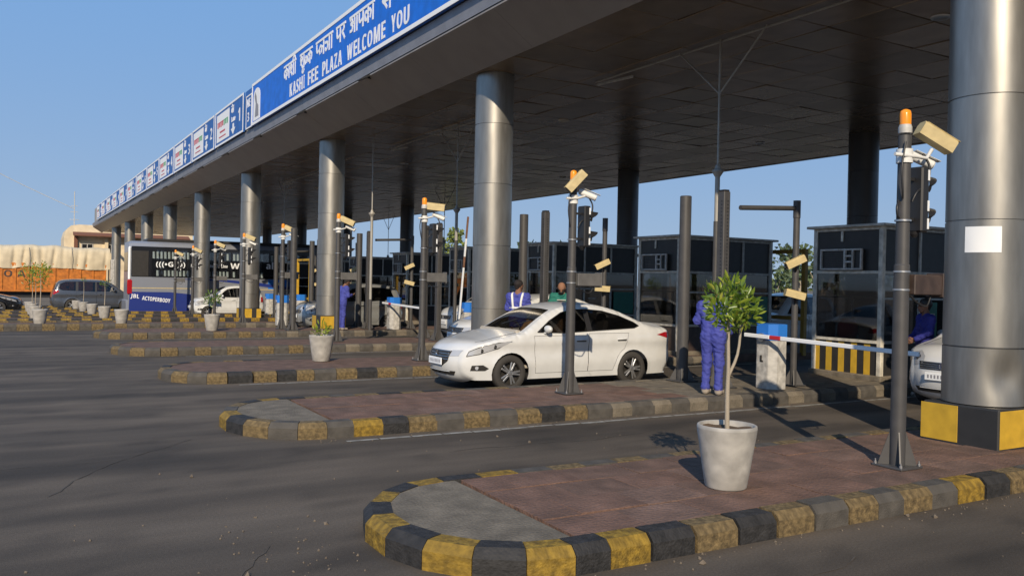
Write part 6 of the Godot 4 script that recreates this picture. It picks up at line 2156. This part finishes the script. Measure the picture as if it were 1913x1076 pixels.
func people() -> void:
	var skin := Color(0.2, 0.1, 0.06)
	var blue := Color(0.052, 0.066, 0.32)
	var hair := Color(0.012, 0.01, 0.009)
	var pal := [skin, blue, Color(0.048, 0.06, 0.3), Color(0.35, 0.3, 0.25), hair, Color(0.02, 0.02, 0.02), Color(0.16, 0.06, 0.045), hair]
	# behind the potted tree
	var p := stand()
	p.elbow = [Vector3(-0.27, 1.12, 0.0), Vector3(0.25, 1.1, 0.03)]
	p.wrist = [Vector3(-0.2, 1.0, -0.2), Vector3(0.2, 0.95, -0.16)]
	p.palm = [Vector3(1, 0.2, 0), Vector3(-1, 0.2, 0)]
	var a: Node3D = person("man in blue uniform standing behind the small potted tree by the barrier", Vector3(9.2, KERB, -9.72), -1.15, p, pal, 0.014)
	# reflective vest, behind the white sedan
	p = stand()
	p.look = Vector3(0.5, -0.15, -1)
	p.elbow = [Vector3(-0.25, 1.1, -0.02), Vector3(0.25, 1.1, -0.02)]
	p.wrist = [Vector3(-0.12, 1.06, -0.25), Vector3(0.12, 1.06, -0.25)]
	p.palm = [Vector3(0.6, 0.6, 0), Vector3(-0.6, 0.6, 0)]
	a = person("man in blue uniform with white reflective straps behind the white sedan's windscreen", Vector3(9.05, KERB, -15.4), -0.85, p, pal, 0.013)
	for s in [-1.0, 1.0]:
		band(a, "reflective_strap", [Vector3(0.1 * s, 1.4, -0.075), Vector3(0.11 * s, 1.425, -0.01), Vector3(0.115 * s, 1.39, 0.075), Vector3(0.095 * s, 1.26, 0.102), Vector3(0.085 * s, 1.15, 0.095), Vector3(0.08 * s, 1.1, 0.092)], 0.027, M.reflective)
	var ring := []
	for i in 17:
		var t := TAU * i / 16.0
		ring.append(Vector3(cos(t) * 0.178, 1.12, sin(t) * 0.1))
	band(a, "reflective_belt", ring, 0.024, M.reflective)
	# bald man in teal, reading his phone
	p = stand()
	p.neck = Vector3(0, 1.43, -0.03)
	p.head = Vector3(0, 1.545, -0.095)
	p.look = Vector3(0.1, -0.75, -1)
	p.elbow = [Vector3(-0.27, 1.12, -0.02), Vector3(0.27, 1.12, -0.02)]
	p.wrist = [Vector3(-0.07, 1.12, -0.27), Vector3(0.08, 1.12, -0.27)]
	p.palm = [Vector3(0.3, 1, 0), Vector3(-0.3, 1, 0)]
	p.hand = [Vector3(0.3, 0.2, -1), Vector3(-0.3, 0.2, -1)]
	p.sleeve = 0.5
	p.fat = 1.12
	p.bald = true
	var teal := [Color(0.26, 0.13, 0.08), Color(0.012, 0.15, 0.125), Color(0.05, 0.05, 0.06), Color(0.1, 0.08, 0.07), hair, Color(0.02, 0.02, 0.02), Color(0.16, 0.06, 0.045), hair]
	a = person("balding man in teal T-shirt looking down at a phone beside the slotted post", Vector3(10.5, KERB, -15.95), 2.55, p, teal, 0.013)
	var mk := ST()
	lathe(mk, Transform3D(Basis.from_scale(Vector3(0.068, 0.05, 0.05)), Vector3(0.01, 1.455, -0.135)), [Vector2(0, -1), Vector2(.7, -.7), Vector2(1, 0), Vector2(.7, .7), Vector2(0, 1)], 14, true)
	obj("face_mask", mk, M.hair, a)
	obj("shirt_print", bx(Vector3(-0.1, 1.27, -0.137), Vector3(0.1, 1.29, -0.125)), M.off_white, a)
	phone("black phone held by the man in teal", Vector3(10.5, KERB, -15.95), 2.55, Vector3(0.005, 1.165, -0.36))
	# man in blue beside the grey hatchback, head bent over his phone
	p = stand()
	p.chest = Vector3(0, 1.23, -0.05)
	p.neck = Vector3(0, 1.42, -0.1)
	p.head = Vector3(0, 1.53, -0.18)
	p.look = Vector3(0, -0.8, -1)
	p.shoulder = [Vector3(-0.18, 1.34, -0.07), Vector3(0.18, 1.34, -0.07)]
	p.elbow = [Vector3(-0.22, 1.1, -0.1), Vector3(0.22, 1.1, -0.1)]
	p.wrist = [Vector3(-0.06, 1.12, -0.32), Vector3(0.07, 1.12, -0.32)]
	p.palm = [Vector3(0.3, 1, 0), Vector3(-0.3, 1, 0)]
	p.hand = [Vector3(0.3, 0.2, -1), Vector3(-0.3, 0.2, -1)]
	a = person("man in blue uniform bent over a phone beside the third front column", Vector3(8.88, KERB, -26.3), -1.35, p, pal, 0.018)
	phone("dark phone held by the man in blue near the grey hatchback", Vector3(8.88, KERB, -26.3), -1.35, Vector3(0.005, 1.165, -0.41))
	# capped man at the nearest booth
	p = stand()
	p.elbow = [Vector3(-0.25, 1.12, -0.03), Vector3(0.25, 1.12, -0.03)]
	p.wrist = [Vector3(-0.12, 1.0, -0.22), Vector3(0.14, 0.98, -0.22)]
	var pc := pal.duplicate()
	pc[1] = Color(0.02, 0.025, 0.2)
	pc[2] = Color(0.02, 0.022, 0.1)
	a = person("man in navy shirt and dark cap at the nearest booth window by the white hatchback", Vector3(13.55, 0, -9.12), 1.0, p, pc, 0.016)
	var cp := ST()
	lathe(cp, X(Vector3(0, 1.6, 0.0)), [Vector2(0.102, 0.0), Vector2(0.1, 0.05), Vector2(0.075, 0.095), Vector2(0, 0.115)], 18, true)
	box(cp, X(Vector3(0, 1.612, -0.13), Vector3(-0.15, 0, 0)), Vector3(0.14, 0.012, 0.12), 0.004)
	obj("cap", cp, M.hair, a)
	# passengers of the white sedan
	var seat := stand()
	seat.hip = Vector3(0, 0.0, 0.0)
	seat.chest = Vector3(0, 0.34, 0.09)
	seat.neck = Vector3(0, 0.54, 0.13)
	seat.head = Vector3(0, 0.635, 0.12)
	seat.shoulder = [Vector3(-0.18, 0.46, 0.12), Vector3(0.18, 0.46, 0.12)]
	seat.elbow = [Vector3(-0.24, 0.22, 0.02), Vector3(0.24, 0.24, -0.02)]
	seat.wrist = [Vector3(-0.2, 0.22, -0.24), Vector3(0.18, 0.26, -0.26)]
	seat.knee = [Vector3(-0.1, 0.06, -0.42), Vector3(0.1, 0.06, -0.42)]
	seat.ankle = [Vector3(-0.1, -0.28, -0.58), Vector3(0.1, -0.28, -0.58)]
	seat.sleeve = 0.5
	var tan_ := [Color(0.3, 0.16, 0.09), Color(0.3, 0.17, 0.08), Color(0.06, 0.05, 0.05), Color(0.05, 0.05, 0.05), hair, Color(0.02, 0.02, 0.02), Color(0.16, 0.06, 0.045), hair]
	a = person("passenger in tan shirt in the front near seat of the white sedan", Vector3(6.27 + 0.99 * 1.98, 0.66, -13.18 + 0.37), PI / 2, seat, tan_, 0.018)
	var d := a.duplicate()
	d.name = numbered("person")
	add_child(d)
	d.position = Vector3(6.27 + 0.99 * 1.98, 0.66, -13.18 - 0.37)
	meta(d, "driver in the far front seat of the white sedan", "person")

func phone(label: String, foot: Vector3, turn: float, at: Vector3) -> void:
	var st := ST()
	box(st, X(Vector3.ZERO), Vector3(0.075, 0.012, 0.15), 0.004)
	var b := Basis(Vector3.UP, turn)
	var o := obj("phone", st, M.phone, self, foot + b * at)
	o.basis = b * Basis.from_euler(Vector3(0.7, 0, 0))
	meta(o, label, "phone")

func grit_on_road() -> void:        # pebbles and clods swept against the kerbs of the nearest islands
	var st := ST()
	flat(st)
	for i in 8:
		var q := Vector3(1 if i & 1 else -1, 1 if i & 2 else -1, 1 if i & 4 else -1)
		var a := Vector3(q.x, 0, 0)
		face(st, [a, Vector3(0, q.y * 0.7, 0.1), Vector3(0.1, 0, q.z * 0.9)], q)
	var mm := MultiMesh.new()
	mm.transform_format = MultiMesh.TRANSFORM_3D
	mm.mesh = fin(st)
	var ts := []
	for i in 360:
		var p := Vector3.ZERO
		var s := rng.randf_range(0.004, 0.014) * (2.0 if rng.randf() < 0.06 else 1.0)
		var r := rng.randf()
		if r < 0.3: p = Vector3(rng.randf_range(1.2, 2.3), 0, -5.5 + rng.randfn() * 0.8)
		elif r < 0.6: p = Vector3(rng.randf_range(2.5, 10.0), 0, -4.38 + absf(rng.randfn()) * 0.16)
		elif r < 0.8: p = Vector3(rng.randf_range(2.5, 11.0), 0, -9.42 + absf(rng.randfn()) * 0.16)
		else: p = Vector3(rng.randf_range(-3.0, 9.0), 0, rng.randf_range(-9.0, -3.0))
		if p.x > 2.0 and p.z < -4.38 and p.z > -6.6: continue
		p.y = s * 0.3
		ts.append(Transform3D(Basis.from_euler(Vector3(rng.randf() * 6, rng.randf() * 6, rng.randf() * 6)).scaled(Vector3.ONE * s), p))
	mm.instance_count = ts.size()
	for i in ts.size(): mm.set_instance_transform(i, ts[i])
	var o := MultiMeshInstance3D.new()
	o.name = "gravel"
	o.multimesh = mm
	o.material_override = M.pebble
	add_child(o)
	meta(o, "loose brown gravel swept against the kerbs of the nearest islands", "gravel", "", "stuff")
